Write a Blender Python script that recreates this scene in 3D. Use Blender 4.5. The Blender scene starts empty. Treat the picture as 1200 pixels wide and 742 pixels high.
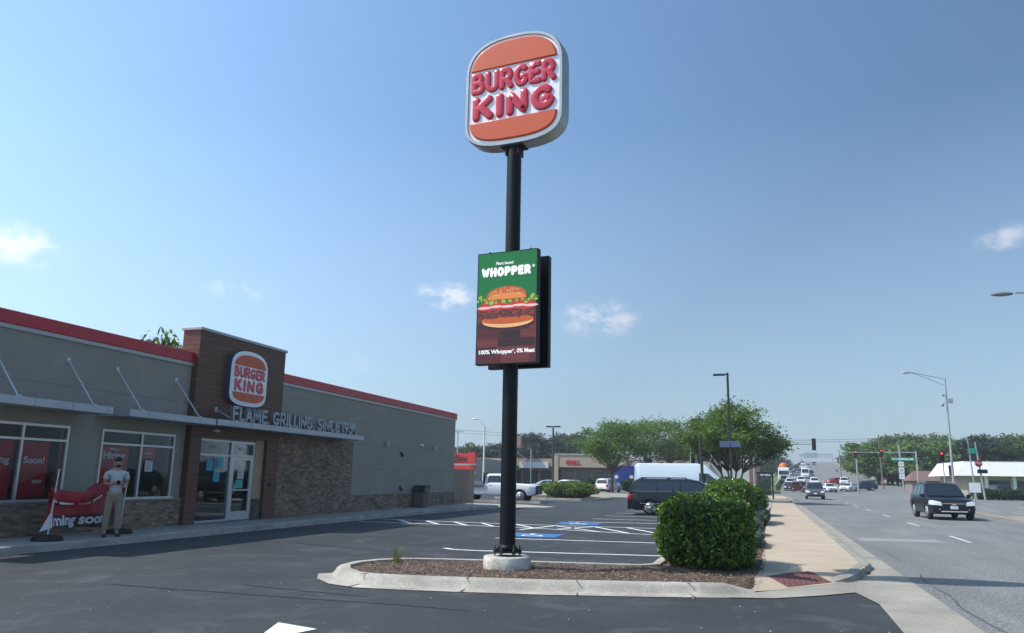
import bpy, bmesh, math, random
from mathutils import Vector, Matrix, noise
random.seed(7)
SC=bpy.context.scene; COL=SC.collection
R=math.radians
def V(*a): return Vector(a)
# ------------------------------------------------------------------ materials
_M={}
def mat(name,color,rough=.6,metal=0.,var=0.,scale=3.,bump=0.,bscale=40.,spec=.5,emit=None,es=1.,coat=0.,stretch=(1,1,1),island=0.,fine=0.,fscale=60.,blotch=0.,blscale=1.2):
    if name in _M: return _M[name]
    m=bpy.data.materials.new(name); m.use_nodes=True; nt=m.node_tree; b=nt.nodes['Principled BSDF']
    b.inputs['Base Color'].default_value=(*color,1); b.inputs['Roughness'].default_value=rough
    b.inputs['Metallic'].default_value=metal; b.inputs['Specular IOR Level'].default_value=spec
    b.inputs['Coat Weight'].default_value=coat; b.inputs['Coat Roughness'].default_value=.06
    if emit: b.inputs['Emission Color'].default_value=(*emit,1); b.inputs['Emission Strength'].default_value=es
    L=nt.links.new; N=nt.nodes.new
    tc=N('ShaderNodeTexCoord'); mp=N('ShaderNodeMapping'); mp.inputs['Scale'].default_value=stretch
    L(tc.outputs['Object'],mp.inputs['Vector'])
    col=None
    if var or fine or island:
        col=N('ShaderNodeRGB').outputs[0]; col.default_value=(*color,1)
        def mul(col,fac,amt):
            mr=N('ShaderNodeMapRange'); mr.inputs['From Min'].default_value=.28; mr.inputs['From Max'].default_value=.72
            mr.inputs['To Min'].default_value=1-amt; mr.inputs['To Max'].default_value=1+amt; L(fac,mr.inputs['Value'])
            mx=N('ShaderNodeVectorMath'); mx.operation='SCALE'; L(col,mx.inputs[0]); L(mr.outputs[0],mx.inputs['Scale']); return mx.outputs[0]
        if var:
            n=N('ShaderNodeTexNoise'); n.inputs['Scale'].default_value=scale; n.inputs['Detail'].default_value=6; L(mp.outputs[0],n.inputs['Vector']); col=mul(col,n.outputs['Fac'],var)
        if blotch:
            n=N('ShaderNodeTexNoise'); n.inputs['Scale'].default_value=blscale; n.inputs['Detail'].default_value=8; n.inputs['Roughness'].default_value=.7; n.inputs['Distortion'].default_value=.6; L(mp.outputs[0],n.inputs['Vector']); cr=N('ShaderNodeMapRange'); cr.interpolation_type='SMOOTHSTEP'; cr.inputs['From Min'].default_value=.5; cr.inputs['From Max'].default_value=.66; cr.inputs['To Min'].default_value=.5-.22; cr.inputs['To Max'].default_value=.72; L(n.outputs['Fac'],cr.inputs['Value']); col=mul(col,cr.outputs[0],blotch)
        if fine:
            n=N('ShaderNodeTexNoise'); n.inputs['Scale'].default_value=fscale; n.inputs['Detail'].default_value=3; L(mp.outputs[0],n.inputs['Vector']); col=mul(col,n.outputs['Fac'],fine)
        if island:
            g=N('ShaderNodeNewGeometry'); mr=N('ShaderNodeMapRange'); mr.inputs['To Min'].default_value=1-island; mr.inputs['To Max'].default_value=1+island
            L(g.outputs['Random Per Island'],mr.inputs['Value']); mx=N('ShaderNodeVectorMath'); mx.operation='SCALE'; L(col,mx.inputs[0]); L(mr.outputs[0],mx.inputs['Scale']); col=mx.outputs[0]
        L(col,b.inputs['Base Color'])
    if bump:
        n=N('ShaderNodeTexNoise'); n.inputs['Scale'].default_value=bscale; n.inputs['Detail'].default_value=5; L(mp.outputs[0],n.inputs['Vector'])
        bp=N('ShaderNodeBump'); bp.inputs['Strength'].default_value=bump; bp.inputs['Distance'].default_value=.02; L(n.outputs['Fac'],bp.inputs['Height']); L(bp.outputs[0],b.inputs['Normal'])
    _M[name]=m; return m
def brick_mat(name,c1,c2,cm,bw=.2,bh=.075,mort=.009,rough=.9,plane='yz'):
    if name in _M: return _M[name]
    m=mat(name,c1,rough); nt=m.node_tree; N=nt.nodes.new; L=nt.links.new; b=nt.nodes['Principled BSDF']
    tc=N('ShaderNodeTexCoord'); s=N('ShaderNodeSeparateXYZ'); c=N('ShaderNodeCombineXYZ'); L(tc.outputs['Object'],s.inputs[0])
    if plane=='yz': 
        ad=N('ShaderNodeMath'); ad.operation='ADD'; L(s.outputs[0],ad.inputs[0]); L(s.outputs[1],ad.inputs[1]); L(ad.outputs[0],c.inputs[0])
    L(s.outputs[2],c.inputs[1])
    bt=N('ShaderNodeTexBrick'); L(c.outputs[0],bt.inputs['Vector']); bt.inputs['Scale'].default_value=1
    bt.inputs['Brick Width'].default_value=bw; bt.inputs['Row Height'].default_value=bh; bt.inputs['Mortar Size'].default_value=mort
    bt.inputs['Color1'].default_value=(*c1,1); bt.inputs['Color2'].default_value=(*c2,1); bt.inputs['Mortar'].default_value=(*cm,1); bt.inputs['Bias'].default_value=-.25
    n=N('ShaderNodeTexNoise'); n.inputs['Scale'].default_value=1.3; n.inputs['Detail'].default_value=5; L(c.outputs[0],n.inputs['Vector'])
    w=N('ShaderNodeTexWhiteNoise')
    def mth(op,a,b=None):
        m_=N('ShaderNodeMath'); m_.operation=op
        for i_,q_ in enumerate((a,b)):
            if q_ is None: continue
            if isinstance(q_,(int,float)): m_.inputs[i_].default_value=q_
            else: L(q_,m_.inputs[i_])
        return m_.outputs[0]
    sc_=N('ShaderNodeSeparateXYZ'); L(c.outputs[0],sc_.inputs[0]); row=mth('FLOOR',mth('DIVIDE',sc_.outputs[1],bh)); par=mth('FLOORED_MODULO',row,2.0); off=mth('MULTIPLY',mth('SUBTRACT',1.0,par),bw*.5)
    bn_=mth('FLOOR',mth('DIVIDE',mth('ADD',sc_.outputs[0],off),bw)); cc_=N('ShaderNodeCombineXYZ'); L(bn_,cc_.inputs[0]); L(row,cc_.inputs[1]); L(cc_.outputs[0],w.inputs['Vector'])
    mr=N('ShaderNodeMapRange'); mr.inputs['To Min'].default_value=.65; mr.inputs['To Max'].default_value=1.4; L(w.outputs['Value'],mr.inputs['Value'])
    mr2=N('ShaderNodeMapRange'); mr2.inputs['From Min'].default_value=.3; mr2.inputs['From Max'].default_value=.7; mr2.inputs['To Min'].default_value=.75; mr2.inputs['To Max'].default_value=1.2; L(n.outputs['Fac'],mr2.inputs['Value'])
    mm=N('ShaderNodeMath'); mm.operation='MULTIPLY'; L(mr.outputs[0],mm.inputs[0]); L(mr2.outputs[0],mm.inputs[1])
    vs=N('ShaderNodeVectorMath'); vs.operation='SCALE'; L(bt.outputs['Color'],vs.inputs[0]); L(mm.outputs[0],vs.inputs['Scale']); L(vs.outputs[0],b.inputs['Base Color'])
    bp=N('ShaderNodeBump'); bp.inputs['Strength'].default_value=.6; bp.inputs['Distance'].default_value=.012; bp.invert=True; L(bt.outputs['Fac'],bp.inputs['Height']); L(bp.outputs[0],b.inputs['Normal'])
    return m
def leaf_mat(name,c,trans=.35,island=.35,rough=.45,var=.3,scale=.5):
    if name in _M: return _M[name]
    m=mat(name,c,rough,var=var,scale=scale,island=island,spec=.4); nt=m.node_tree; b=nt.nodes['Principled BSDF']
    t=nt.nodes.new('ShaderNodeBsdfTranslucent'); mx=nt.nodes.new('ShaderNodeMixShader'); mx.inputs[0].default_value=trans
    src=b.inputs['Base Color'].links[0].from_socket; vm=nt.nodes.new('ShaderNodeVectorMath'); vm.operation='MULTIPLY'; vm.inputs[1].default_value=(1.2,1.35,.5)
    nt.links.new(src,vm.inputs[0]); nt.links.new(vm.outputs[0],t.inputs['Color'])
    nt.links.new(b.outputs[0],mx.inputs[1]); nt.links.new(t.outputs[0],mx.inputs[2]); nt.links.new(mx.outputs[0],nt.nodes['Material Output'].inputs['Surface'])
    return m
def pane_mat(name,tint=(.5,.55,.58),refl=1.45):
    if name in _M: return _M[name]
    m=bpy.data.materials.new(name); m.use_nodes=True; nt=m.node_tree; nt.nodes.remove(nt.nodes['Principled BSDF'])
    t=nt.nodes.new('ShaderNodeBsdfTransparent'); t.inputs[0].default_value=(*tint,1)
    g=nt.nodes.new('ShaderNodeBsdfGlossy'); g.inputs['Roughness'].default_value=.02; g.inputs['Color'].default_value=(.9,.95,1,1)
    f=nt.nodes.new('ShaderNodeFresnel'); f.inputs[0].default_value=refl; mx=nt.nodes.new('ShaderNodeMixShader')
    L=nt.links.new; L(f.outputs[0],mx.inputs[0]); L(t.outputs[0],mx.inputs[1]); L(g.outputs[0],mx.inputs[2]); L(mx.outputs[0],nt.nodes['Material Output'].inputs['Surface'])
    _M[name]=m; return m
# ------------------------------------------------------------------ objects
def tag(o,label=None,cat=None,group=None,kind=None):
    if label: o['label']=label
    if cat: o['category']=cat
    if group: o['group']=group
    if kind: o['kind']=kind
    return o
def thing(name,loc,label,cat,rz=0,group=None):
    o=bpy.data.objects.new(name,None); COL.objects.link(o); o.empty_display_size=.1
    o.matrix_world=Matrix.Translation(loc)@Matrix.Rotation(rz,4,'Z')
    o.location=loc; o.rotation_euler=(0,0,rz)
    return tag(o,label,cat,group)
def copy_tree(o,parent=None):
    c=o.copy(); COL.objects.link(c); c.parent=parent
    for ch in list(o.children): copy_tree(ch,c)
    return c
def wmat(o):
    m=Matrix.LocRotScale(o.location,o.rotation_euler,o.scale)
    return wmat(o.parent)@m if o.parent else m
class MB:
    def __init__(s): s.v=[]; s.f=[]; s.mi=[]; s.sm=[]
    def add(s,vs,fs,mi=0,smooth=False):
        o=len(s.v); s.v+= [Vector(v) for v in vs]
        for f in fs: s.f.append([i+o for i in f]); s.mi.append(mi); s.sm.append(smooth)
        return s
    def box(s,x0,x1,y0,y1,z0,z1,mi=0,bev=0):
        if bev>0:
            b=bev; P=[]
            # chamfered box: 24 verts
            for sx,X in ((-1,x0),(1,x1)):
                for sy,Y in ((-1,y0),(1,y1)):
                    for sz,Z in ((-1,z0),(1,z1)):
                        P+= [(X,Y-sy*b,Z-sz*b),(X-sx*b,Y,Z-sz*b),(X-sx*b,Y-sy*b,Z)]
            bm=bmesh.new()
            for p in P: bm.verts.new(p)
            bmesh.ops.convex_hull(bm,input=bm.verts)
            bm.verts.index_update()
            s.add([v.co for v in bm.verts],[[v.index for v in f.verts] for f in bm.faces],mi); bm.free(); return s
        vs=[(x,y,z) for x in (x0,x1) for y in (y0,y1) for z in (z0,z1)]
        return s.add(vs,[(0,1,3,2),(4,6,7,5),(0,4,5,1),(2,3,7,6),(0,2,6,4),(1,5,7,3)],mi)
    def obox(s,c,ax,ay,az,mi=0):  # oriented box: centre and half-axis vectors
        c=Vector(c); ax=Vector(ax); ay=Vector(ay); az=Vector(az)
        vs=[c+ax*i+ay*j+az*k for i in (-1,1) for j in (-1,1) for k in (-1,1)]
        return s.add(vs,[(0,1,3,2),(4,6,7,5),(0,4,5,1),(2,3,7,6),(0,2,6,4),(1,5,7,3)],mi)
    def bar(s,a,b,w,h,mi=0):
        a=Vector(a); b=Vector(b); d=(b-a); n=d.normalized(); up=Vector((0,0,1)) if abs(n.z)<.95 else Vector((0,1,0))
        x=n.cross(up).normalized(); y=x.cross(n)
        return s.obox((a+b)/2,x*w/2,y*h/2,d/2,mi)
    def tube(s,pts,rad,n=10,mi=0,caps=True,smooth=True):
        pts=[Vector(p) for p in pts]
        if not hasattr(rad,'__len__'): rad=[rad]*len(pts)
        o=len(s.v); prevx=None; vs=[]
        for i,p in enumerate(pts):
            d=(pts[min(i+1,len(pts)-1)]-pts[max(i-1,0)]).normalized()
            if prevx is None:
                up=Vector((0,0,1)) if abs(d.z)<.9 else Vector((0,1,0)); x=d.cross(up).normalized()
            else: x=(prevx-d*prevx.dot(d)).normalized()
            prevx=x; y=d.cross(x)
            for k in range(n):
                a=2*math.pi*k/n; vs.append(p+(x*math.cos(a)+y*math.sin(a))*rad[i])
        fs=[]
        for i in range(len(pts)-1):
            for k in range(n): fs.append((i*n+k,i*n+(k+1)%n,(i+1)*n+(k+1)%n,(i+1)*n+k))
        s.add(vs,fs,mi,smooth)
        if caps:
            m=len(pts)-1
            s.add([vs[k] for k in range(n)],[tuple(range(n))[::-1]],mi); s.add([vs[m*n+k] for k in range(n)],[tuple(range(n))],mi)
        return s
    def lathe(s,c,prof,n=20,mi=0,axis='z',smooth=True):
        c=Vector(c); vs=[]
        for r,h in prof:
            for k in range(n):
                a=2*math.pi*k/n; p=(r*math.cos(a),r*math.sin(a),h)
                if axis=='x': p=(p[2],p[0],p[1])
                if axis=='y': p=(p[1],p[2],p[0])
                vs.append(c+Vector(p))
        fs=[(i*n+k,i*n+(k+1)%n,(i+1)*n+(k+1)%n,(i+1)*n+k) for i in range(len(prof)-1) for k in range(n)]
        fs.append(tuple(range(n))[::-1]); fs.append(tuple((len(prof)-1)*n+k for k in range(n)))
        return s.add(vs,fs,mi,smooth)
    def sphere(s,c,r,nu=12,nv=8,mi=0):
        c=Vector(c); r=Vector(r) if hasattr(r,'__len__') else Vector((r,r,r)); vs=[]
        for j in range(1,nv):
            t=math.pi*j/nv
            for k in range(nu):
                a=2*math.pi*k/nu; vs.append(c+Vector((r.x*math.sin(t)*math.cos(a),r.y*math.sin(t)*math.sin(a),r.z*math.cos(t))))
        n0=len(vs); vs+=[c+Vector((0,0,r.z)),c-Vector((0,0,r.z))]
        fs=[(j*nu+k,(j+1)*nu+k,(j+1)*nu+(k+1)%nu,j*nu+(k+1)%nu) for j in range(nv-2) for k in range(nu)]
        fs+=[(n0,k,(k+1)%nu) for k in range(nu)]+[(n0+1,(nv-2)*nu+(k+1)%nu,(nv-2)*nu+k) for k in range(nu)]
        return s.add(vs,fs,mi,True)
    def plate(s,poly,T,z0,z1,mi=0,inset=0,smooth=False):
        # poly (u,v) extruded from z0 to z1 along the normal of frame T (4x4); inset bevels the top
        n=len(poly); P=[Vector((p[0],p[1])) for p in poly]
        area=sum(P[i].x*P[(i+1)%n].y-P[(i+1)%n].x*P[i].y for i in range(n))
        if area<0: P=P[::-1]
        def ring(z,d):
            out=[]
            for i in range(n):
                a=P[i]-P[i-1]; b=P[(i+1)%n]-P[i]
                na=Vector((-a.y,a.x)).normalized() if a.length>1e-9 else Vector((0,0)); nb=Vector((-b.y,b.x)).normalized() if b.length>1e-9 else na
                m=(na+nb); m=m.normalized() if m.length>1e-6 else na
                out.append(T@Vector((P[i].x+m.x*d,P[i].y+m.y*d,z)))
            return out
        rings=[ring(z0,0)]
        if inset:
            for k in range(0,5):
                a=k/4*math.pi/2; rings.append(ring(z1-(z1-z0)*.75*(1-math.sin(a)) if True else z1,inset*(1-math.cos(a))))
        else: rings.append(ring(z1,0))
        vs=[p for r in rings for p in r]; m=len(rings)
        fs=[(i*n+k,i*n+(k+1)%n,(i+1)*n+(k+1)%n,(i+1)*n+k) for i in range(m-1) for k in range(n)]
        s.add(vs,fs,mi,smooth or bool(inset)); s.add(rings[-1],[tuple(range(n))],mi); s.add(rings[0],[tuple(range(n))[::-1]],mi)
        return s
    def sweep(s,path,prof,mi=0,closed=False,caps=True,hs=None):
        P=[Vector((p[0],p[1])) for p in path]; zz=[(p[2] if len(p)>2 else 0) for p in path]; n=len(P); m=len(prof); vs=[]
        for i in range(n):
            a=P[i]-P[i-1] if (i>0 or closed) else P[1]-P[0]; b=P[(i+1)%n]-P[i] if (i<n-1 or closed) else a
            a=a.normalized(); b=b.normalized(); na=Vector((a.y,-a.x)); nb=Vector((b.y,-b.x)); q=(na+nb).normalized(); sc=1/max(.5,q.dot(na))
            h=hs[i] if hs else 1
            for o,z in prof: vs.append((P[i].x+q.x*o*sc,P[i].y+q.y*o*sc,zz[i]+z*h))
        fs=[]; rng=range(n if closed else n-1)
        for i in rng:
            j=(i+1)%n
            for k in range(m-1): fs.append((i*m+k,j*m+k,j*m+k+1,i*m+k+1))
        s.add(vs,fs,mi)
        if caps and not closed: s.add(vs[:m],[tuple(range(m))],mi); s.add(vs[-m:],[tuple(range(m))[::-1]],mi)
        return s
    def poly(s,pts,mi=0): return s.add(pts,[tuple(range(len(pts)))],mi)
    def mesh(s,name,mats,inv=None):
        me=bpy.data.meshes.new(name); vs=[inv@v for v in s.v] if inv else s.v
        me.from_pydata([tuple(v) for v in vs],[],s.f)
        for m in (mats if isinstance(mats,(list,tuple)) else [mats]): me.materials.append(m)
        me.polygons.foreach_set('material_index',s.mi); me.polygons.foreach_set('use_smooth',s.sm); me.update(); return me
    def build(s,name,mats,parent=None,world=True,fixn=False,weld=False,auto=None,**kw):
        inv=wmat(parent).inverted() if (parent and world) else None
        me=s.mesh(name,mats,inv)
        if fixn or weld:
            bm=bmesh.new(); bm.from_mesh(me)
            if weld: bmesh.ops.remove_doubles(bm,verts=bm.verts,dist=1e-4)
            bmesh.ops.recalc_face_normals(bm,faces=bm.faces); bm.to_mesh(me); bm.free()
        if auto: 
            me.polygons.foreach_set('use_smooth',[True]*len(me.polygons)); me.set_sharp_from_angle(angle=R(auto))
        o=bpy.data.objects.new(name,me); COL.objects.link(o); o.parent=parent
        if kw: tag(o,kw.get('label'),kw.get('cat'),kw.get('group'),kw.get('kind'))
        return o
def frame(o,u,v):
    u=Vector(u).normalized(); v=Vector(v).normalized(); n=u.cross(v); o=Vector(o)
    return Matrix(((u.x,v.x,n.x,o.x),(u.y,v.y,n.y,o.y),(u.z,v.z,n.z,o.z),(0,0,0,1)))
def evalmesh(o):
    dg=bpy.context.evaluated_depsgraph_get(); dg.update(); me=bpy.data.meshes.new_from_object(o.evaluated_get(dg)); return me
def text(mb,s,T,size=.1,width=None,offset=0,depth=.004,z=0,mi=0,align='CENTER',shear=0,res=3,cs=1.0):
    c=bpy.data.curves.new('t','FONT'); c.body=s; c.size=size; c.offset=offset*size; c.extrude=depth/2; c.align_x=align; c.align_y='CENTER'; c.shear=shear; c.resolution_u=res; c.space_character=cs
    o=bpy.data.objects.new('t',c); COL.objects.link(o); me=evalmesh(o)
    xs=[v.co.x for v in me.vertices]
    k=1
    if width and xs: k=width/(max(xs)-min(xs))
    mb.add([T@Vector((v.co.x*k,v.co.y,v.co.z+depth/2+z)) for v in me.vertices],[tuple(p.vertices) for p in me.polygons],mi)
    bpy.data.objects.remove(o); bpy.data.curves.remove(c); bpy.data.meshes.remove(me)
# chunky rounded capitals drawn from strokes, unit height, used on both restaurant signs
def arc(cx,cy,rx,ry,a0,a1,n=10): return [(cx+rx*math.cos(R(a0+(a1-a0)*i/n)),cy+ry*math.sin(R(a0+(a1-a0)*i/n))) for i in range(n+1)]
GL={
'B':(.62,[[(0,0),(0,1)],[(0,1)]+arc(.3,.76,.2,.24,90,-90)+[(0,.52)],[(0,.52)]+arc(.36,.26,.24,.26,90,-90)+[(0,0)]]),
'U':(.64,[[(0,1),(0,.35)]+arc(.32,.33,.32,.33,180,360)+[(.64,1)]]),
'R':(.62,[[(0,0),(0,1)],[(0,1)]+arc(.32,.72,.24,.28,90,-90)+[(0,.44)],[(.28,.44),(.62,0)]]),
'G':(.68,[arc(.36,.5,.36,.5,50,345,18)+[(.68,.42),(.42,.42)]]),
'E':(.5,[[(.5,1),(0,1),(0,0),(.52,0)],[(0,.52),(.44,.52)]]),
'K':(.62,[[(0,0),(0,1)],[(.58,1),(.06,.45)],[(.2,.6),(.64,0)]]),
'I':(.0,[[(0,0),(0,1)]]),
'N':(.64,[[(0,0),(0,1),(.64,0),(.64,1)]]),
'F':(.46,[[(.48,1),(0,1),(0,0)],[(0,.5),(.4,.5)]]),
'L':(.44,[[(0,1),(0,0),(.46,0)]]),
'A':(.62,[[(0,0),(.31,1),(.62,0)],[(.14,.3),(.48,.3)]]),
'M':(.8,[[(0,0),(.04,1),(.4,.25),(.76,1),(.8,0)]]),
'S':(.52,[arc(.27,.75,.25,.25,40,250,10)+arc(.27,.25,.27,.27,80,-150,10)]),
'C':(.6,[arc(.34,.5,.34,.5,50,310,16)]),
'1':(.18,[[(0,.8),(.18,1),(.18,0)]]),
'9':(.5,[arc(.25,.7,.25,.3,0,360,14),[(.5,.7),(.46,.3),(.2,0)]]),
'5':(.5,[[(.48,1),(.08,1),(.04,.58)]+arc(.24,.3,.28,.3,100,-150,10)]),
'4':(.56,[[(.42,0),(.42,1),(0,.3),(.58,.3)]]),
'W':(.9,[[(0,1),(.24,0),(.45,.8),(.66,0),(.9,1)]]),
'H':(.64,[[(0,0),(0,1)],[(.64,0),(.64,1)],[(0,.5),(.64,.5)]]),
'O':(.7,[arc(.35,.5,.35,.5,0,360,18)]),
'P':(.58,[[(0,0),(0,1)],[(0,1)]+arc(.32,.72,.26,.28,90,-90)+[(0,.44)]]),
'.':(.0,[[(0,0),(0.001,0)]]),
}
def strokes(mb,word,T,x0,x1,y0,y1,rad,depth,mi=0,gap=.22,warp=None,flat=False,serif=False):
    """word fitted in the box x0..x1, y0..y1 of frame T; each stroke a pillow-shaped raised ridge"""
    h=y1-y0-2*rad; sx=None; tot=0; r_=rad/h
    for ch in word: tot+= (.35 if ch==' ' else GL[ch][0]+2*r_+gap*.3)
    tot-=gap*.3; k=(x1-x0)/tot; x=x0; cnt=0
    for ch in word:
        if ch==' ': x+=.35*k; continue
        w,sts=GL[ch]
        for st in sts:
            pts=[]
            src=[]
            for i in range(len(st)-1):
                a,b=Vector(st[i]),Vector(st[i+1]); L=(b-a).length*h; m=max(1,int(L/(rad*.5)))
                src+= [a.lerp(b,j/m) for j in range(m)]
            src.append(Vector(st[-1]))
            for p in src:
                X=x+(p.x+r_)*k; Y=y0+rad+p.y*h
                if warp: X,Y=warp(X,Y)
                pts.append(Vector((X,Y)))
            cnt+=1; eps=cnt*.00035
            ridge(mb,pts,rad,depth,T,mi,flat,eps)
        if serif and ch in 'WHPRE':
            pass
        x+=(w+2*r_+gap*.3)*k
def ridge(mb,pts,rad,depth,T,mi,flat,eps=0):
    prof=[(-1,0),(-1,.55),(-.9,.82),(-.68,1),(.68,1),(.9,.82),(1,.55),(1,0)] if not flat else [(-1,0),(-1,1),(1,1),(1,0)]
    n=len(pts); P=[]
    def nrm(i):
        d=pts[min(i+1,n-1)]-pts[max(i-1,0)]
        if d.length<1e-7: d=Vector((1,0))
        d=d.normalized(); return d,Vector((-d.y,d.x))
    rows=[]
    d0,n0=nrm(0)
    for a in (0,35,65): 
        s=math.sin(R(a)); rows.append((pts[0]-d0*rad*math.cos(R(a)),n0,s,(.35+.65*s) if not flat else 1))
    for i in range(n): d,q=nrm(i); rows.append((pts[i],q,1,1))
    d1,n1=nrm(n-1)
    for a in (65,35,0):
        s=math.sin(R(a)); rows.append((pts[-1]+d1*rad*math.cos(R(a)),n1,s,(.35+.65*s) if not flat else 1))
    m=len(prof); vs=[]
    for p,q,ws,hs in rows:
        for o,z in prof:
            c=p+q*(o*rad*max(ws,.02)); vs.append(T@Vector((c.x,c.y,z*depth*hs+eps*(1 if z>0 else 0))))
    fs=[]
    for i in range(len(rows)-1):
        for k in range(m-1): fs.append((i*m+k,i*m+k+1,(i+1)*m+k+1,(i+1)*m+k))
    mb.add(vs,fs,mi,not flat)
def skin(name,verts,edges,rad,mats,parent,root=0,sub=2,T=None):
    bm=bmesh.new(); lay=bm.verts.layers.skin.verify(); vv=[]
    for i,p in enumerate(verts):
        v=bm.verts.new(p); r=rad[i]; v[lay].radius=(r if hasattr(r,'__len__') else (r,r)); v[lay].use_root=(i==root); vv.append(v)
    for a,b in edges: bm.edges.new((vv[a],vv[b]))
    me=bpy.data.meshes.new(name); bm.to_mesh(me); bm.free(); o=bpy.data.objects.new(name,me); COL.objects.link(o)
    m=o.modifiers.new('s','SKIN'); m.use_smooth_shade=True; s=o.modifiers.new('u','SUBSURF'); s.levels=sub; s.render_levels=sub
    me2=evalmesh(o); bpy.data.objects.remove(o)
    me2.materials.clear(); me2.materials.append(mats)
    me2.polygons.foreach_set('use_smooth',[True]*len(me2.polygons))
    o=bpy.data.objects.new(name,me2); COL.objects.link(o); o.parent=parent; return o
# ------------------------------------------------------------------ materials of the setting
asph=mat('lot_asphalt',(.050,.055,.057),.72,var=.22,scale=.5,blotch=.3,blscale=1.1,bump=.5,bscale=140,fine=.42,fscale=48,spec=.4)
asph_old=mat('street_asphalt',(.185,.186,.178),.9,blotch=.10,blscale=.7,var=.16,scale=.8,bump=.35,bscale=110,fine=.5,fscale=38,stretch=(1,.22,1))
conc=mat('kerb_concrete',(.40,.37,.315),.88,var=.22,scale=1.6,blotch=.14,blscale=2.5,bump=.3,bscale=60,fine=.16,fscale=35)
conc_w=mat('weathered_concrete',(.285,.265,.22),.9,var=.22,scale=1.1,bump=.3,bscale=60,fine=.2,fscale=40)
walk=mat('sidewalk_concrete',(.425,.345,.25),.9,var=.12,scale=.9,bump=.25,bscale=80,fine=.14,fscale=60)
paint=mat('road_paint',(.72,.73,.72),.7,var=.1,scale=2,fine=.25,fscale=30)
paint_old=mat('worn_road_paint',(.5,.5,.48),.8,var=.25,scale=2,fine=.3,fscale=18)
blue_p=mat('blue_paint',(.035,.15,.40),.6,var=.15,scale=4)
mulch=mat('mulch',(.095,.062,.042),.95,var=.35,scale=3,bump=.9,bscale=45,fine=.5,fscale=40)
grassm=mat('grass',(.10,.155,.035),.9,var=.25,scale=.6,bump=.8,bscale=30,fine=.4,fscale=25)
tar=mat('tar_seal',(.028,.03,.034),.5)
def sheet(name,pts,z,m,kind='structure',**k): 
    mb=MB(); mb.poly([(p[0],p[1],z) for p in pts]); return mb.build(name,m,kind=kind,**k)
def kx(y): return 1.80+.021*y           # kerb base of the street's near side
def interp(t,tab):
    if t<=tab[0][0]: return tab[0][1]
    for (a,x),(b,y) in zip(tab,tab[1:]):
        if t<=b: return x+(y-x)*(t-a)/(b-a)
    return tab[-1][1]
LT=[(-40,.95),(110,4.1),(140,4.7),(170,6.2),(230,9.4),(300,14),(430,25.5),(620,39.5),(760,50)]
RT=[(-40,17),(70,22.3),(84,23.6),(110,26.5),(140,29.5),(180,30),(240,30.5),(300,32.5),(350,35),(430,42),(620,57),(760,68)]
ZT=[(130,0),(145,.15),(160,.5),(180,1.1),(200,1.75),(230,2.9),(260,4.1),(300,5.7),(350,7.7),(450,11.7),(560,15.2),(600,16),(640,16.2),(700,15.6)]
def SL(y): return interp(y,LT)
def SR(y): return interp(y,RT)
def SZ(y):
    return interp(y,ZT)
# ground sheet to the horizon
gm=MB(); g=1200; gm.poly([(-g,-200,-.09),(g,-200,-.09),(g,g,-.09),(-g,g,-.09)]); gm.build('ground',grassm,kind='structure')
sheet('parking_lot',[(-90,-30),(1.2,-30),(1.9,8),(2.2,13),(1.0,13.6),(1.0,60),(2,80),(3,128),(-90,128)],-.004,asph)
# street following the rise
ys=[-30+i*5 for i in range(150)]
sm=MB(); vs=[]; fs=[]
for y in ys:
    a,b=SL(y),SR(y); z=SZ(y)
    for k in range(7): vs.append((a+(b-a)*k/6,y,z))
for i in range(len(ys)-1):
    for k in range(6): fs.append((i*7+k,i*7+k+1,(i+1)*7+k+1,(i+1)*7+k))
sm.add(vs,fs); sm.build('street',asph_old,kind='structure')
# cross street
sheet('cross_street',[(SR(84)-.5,84),(30,88),(60,86),(140,80),(140,92),(60,98),(32,112),(SR(112)-.5,112)],-.012,asph_old)
sheet('side_road',[(-80,102),(6,102),(6,122),(-80,122)],.006,asph_old)
# embankment under the rising road
em=MB(); vs=[]; fs=[]
yy=[130+i*10 for i in range(60)]
for y in yy:
    z=SZ(y); w=max(.2,z*2.0)
    vs+=[(SL(y)-1.5-w,y,-.1),(SL(y)-1.2,y,z+.02),(SL(y)+.3,y,z-.06),(SR(y)-.3,y,z-.06),(SR(y)+1.2,y,z+.02),(SR(y)+1.5+w,y,-.1)]
for i in range(len(yy)-1):
    for k in range(5): fs.append((i*6+k,i*6+k+1,(i+1)*6+k+1,(i+1)*6+k))
em.add(vs,fs); em.build('hill',grassm,kind='structure')
# gutter along the street and kerb with the return at the driveway
gp=[(kx(y)-.02,y) for y in (9,12,15,16.5,20,30,45,60,80,100,125)]
mb=MB(); mb.sweep([(1.30,-25),(1.75,0)]+[(kx(y)+.0,y) for y in (9,16)],[(-.35,.010),(.42,.010)],caps=False)
mb.sweep([(kx(y),y) for y in (16,20,30,45,60,80,100)],[(-.1,.008),(.42,.008)],caps=False)
mb.build('gutter',conc_w,kind='structure')
kp=[(1.25,14.42),(1.5,14.65),(1.70,15.1),(1.86,15.9),(kx(17)-.02,17)]+[(kx(y)-.02,y) for y in (19,22,26,30,36,44,55,70,98)]
mb=MB(); mb.sweep(kp,[(-.17,-.02),(-.17,.125),(-.05,.135),(0.02,.11),(.05,.0)],hs=[.25,.75,1]+[1]*12); mb.build('street_kerb',conc_w,kind='structure',auto=40)
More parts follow.
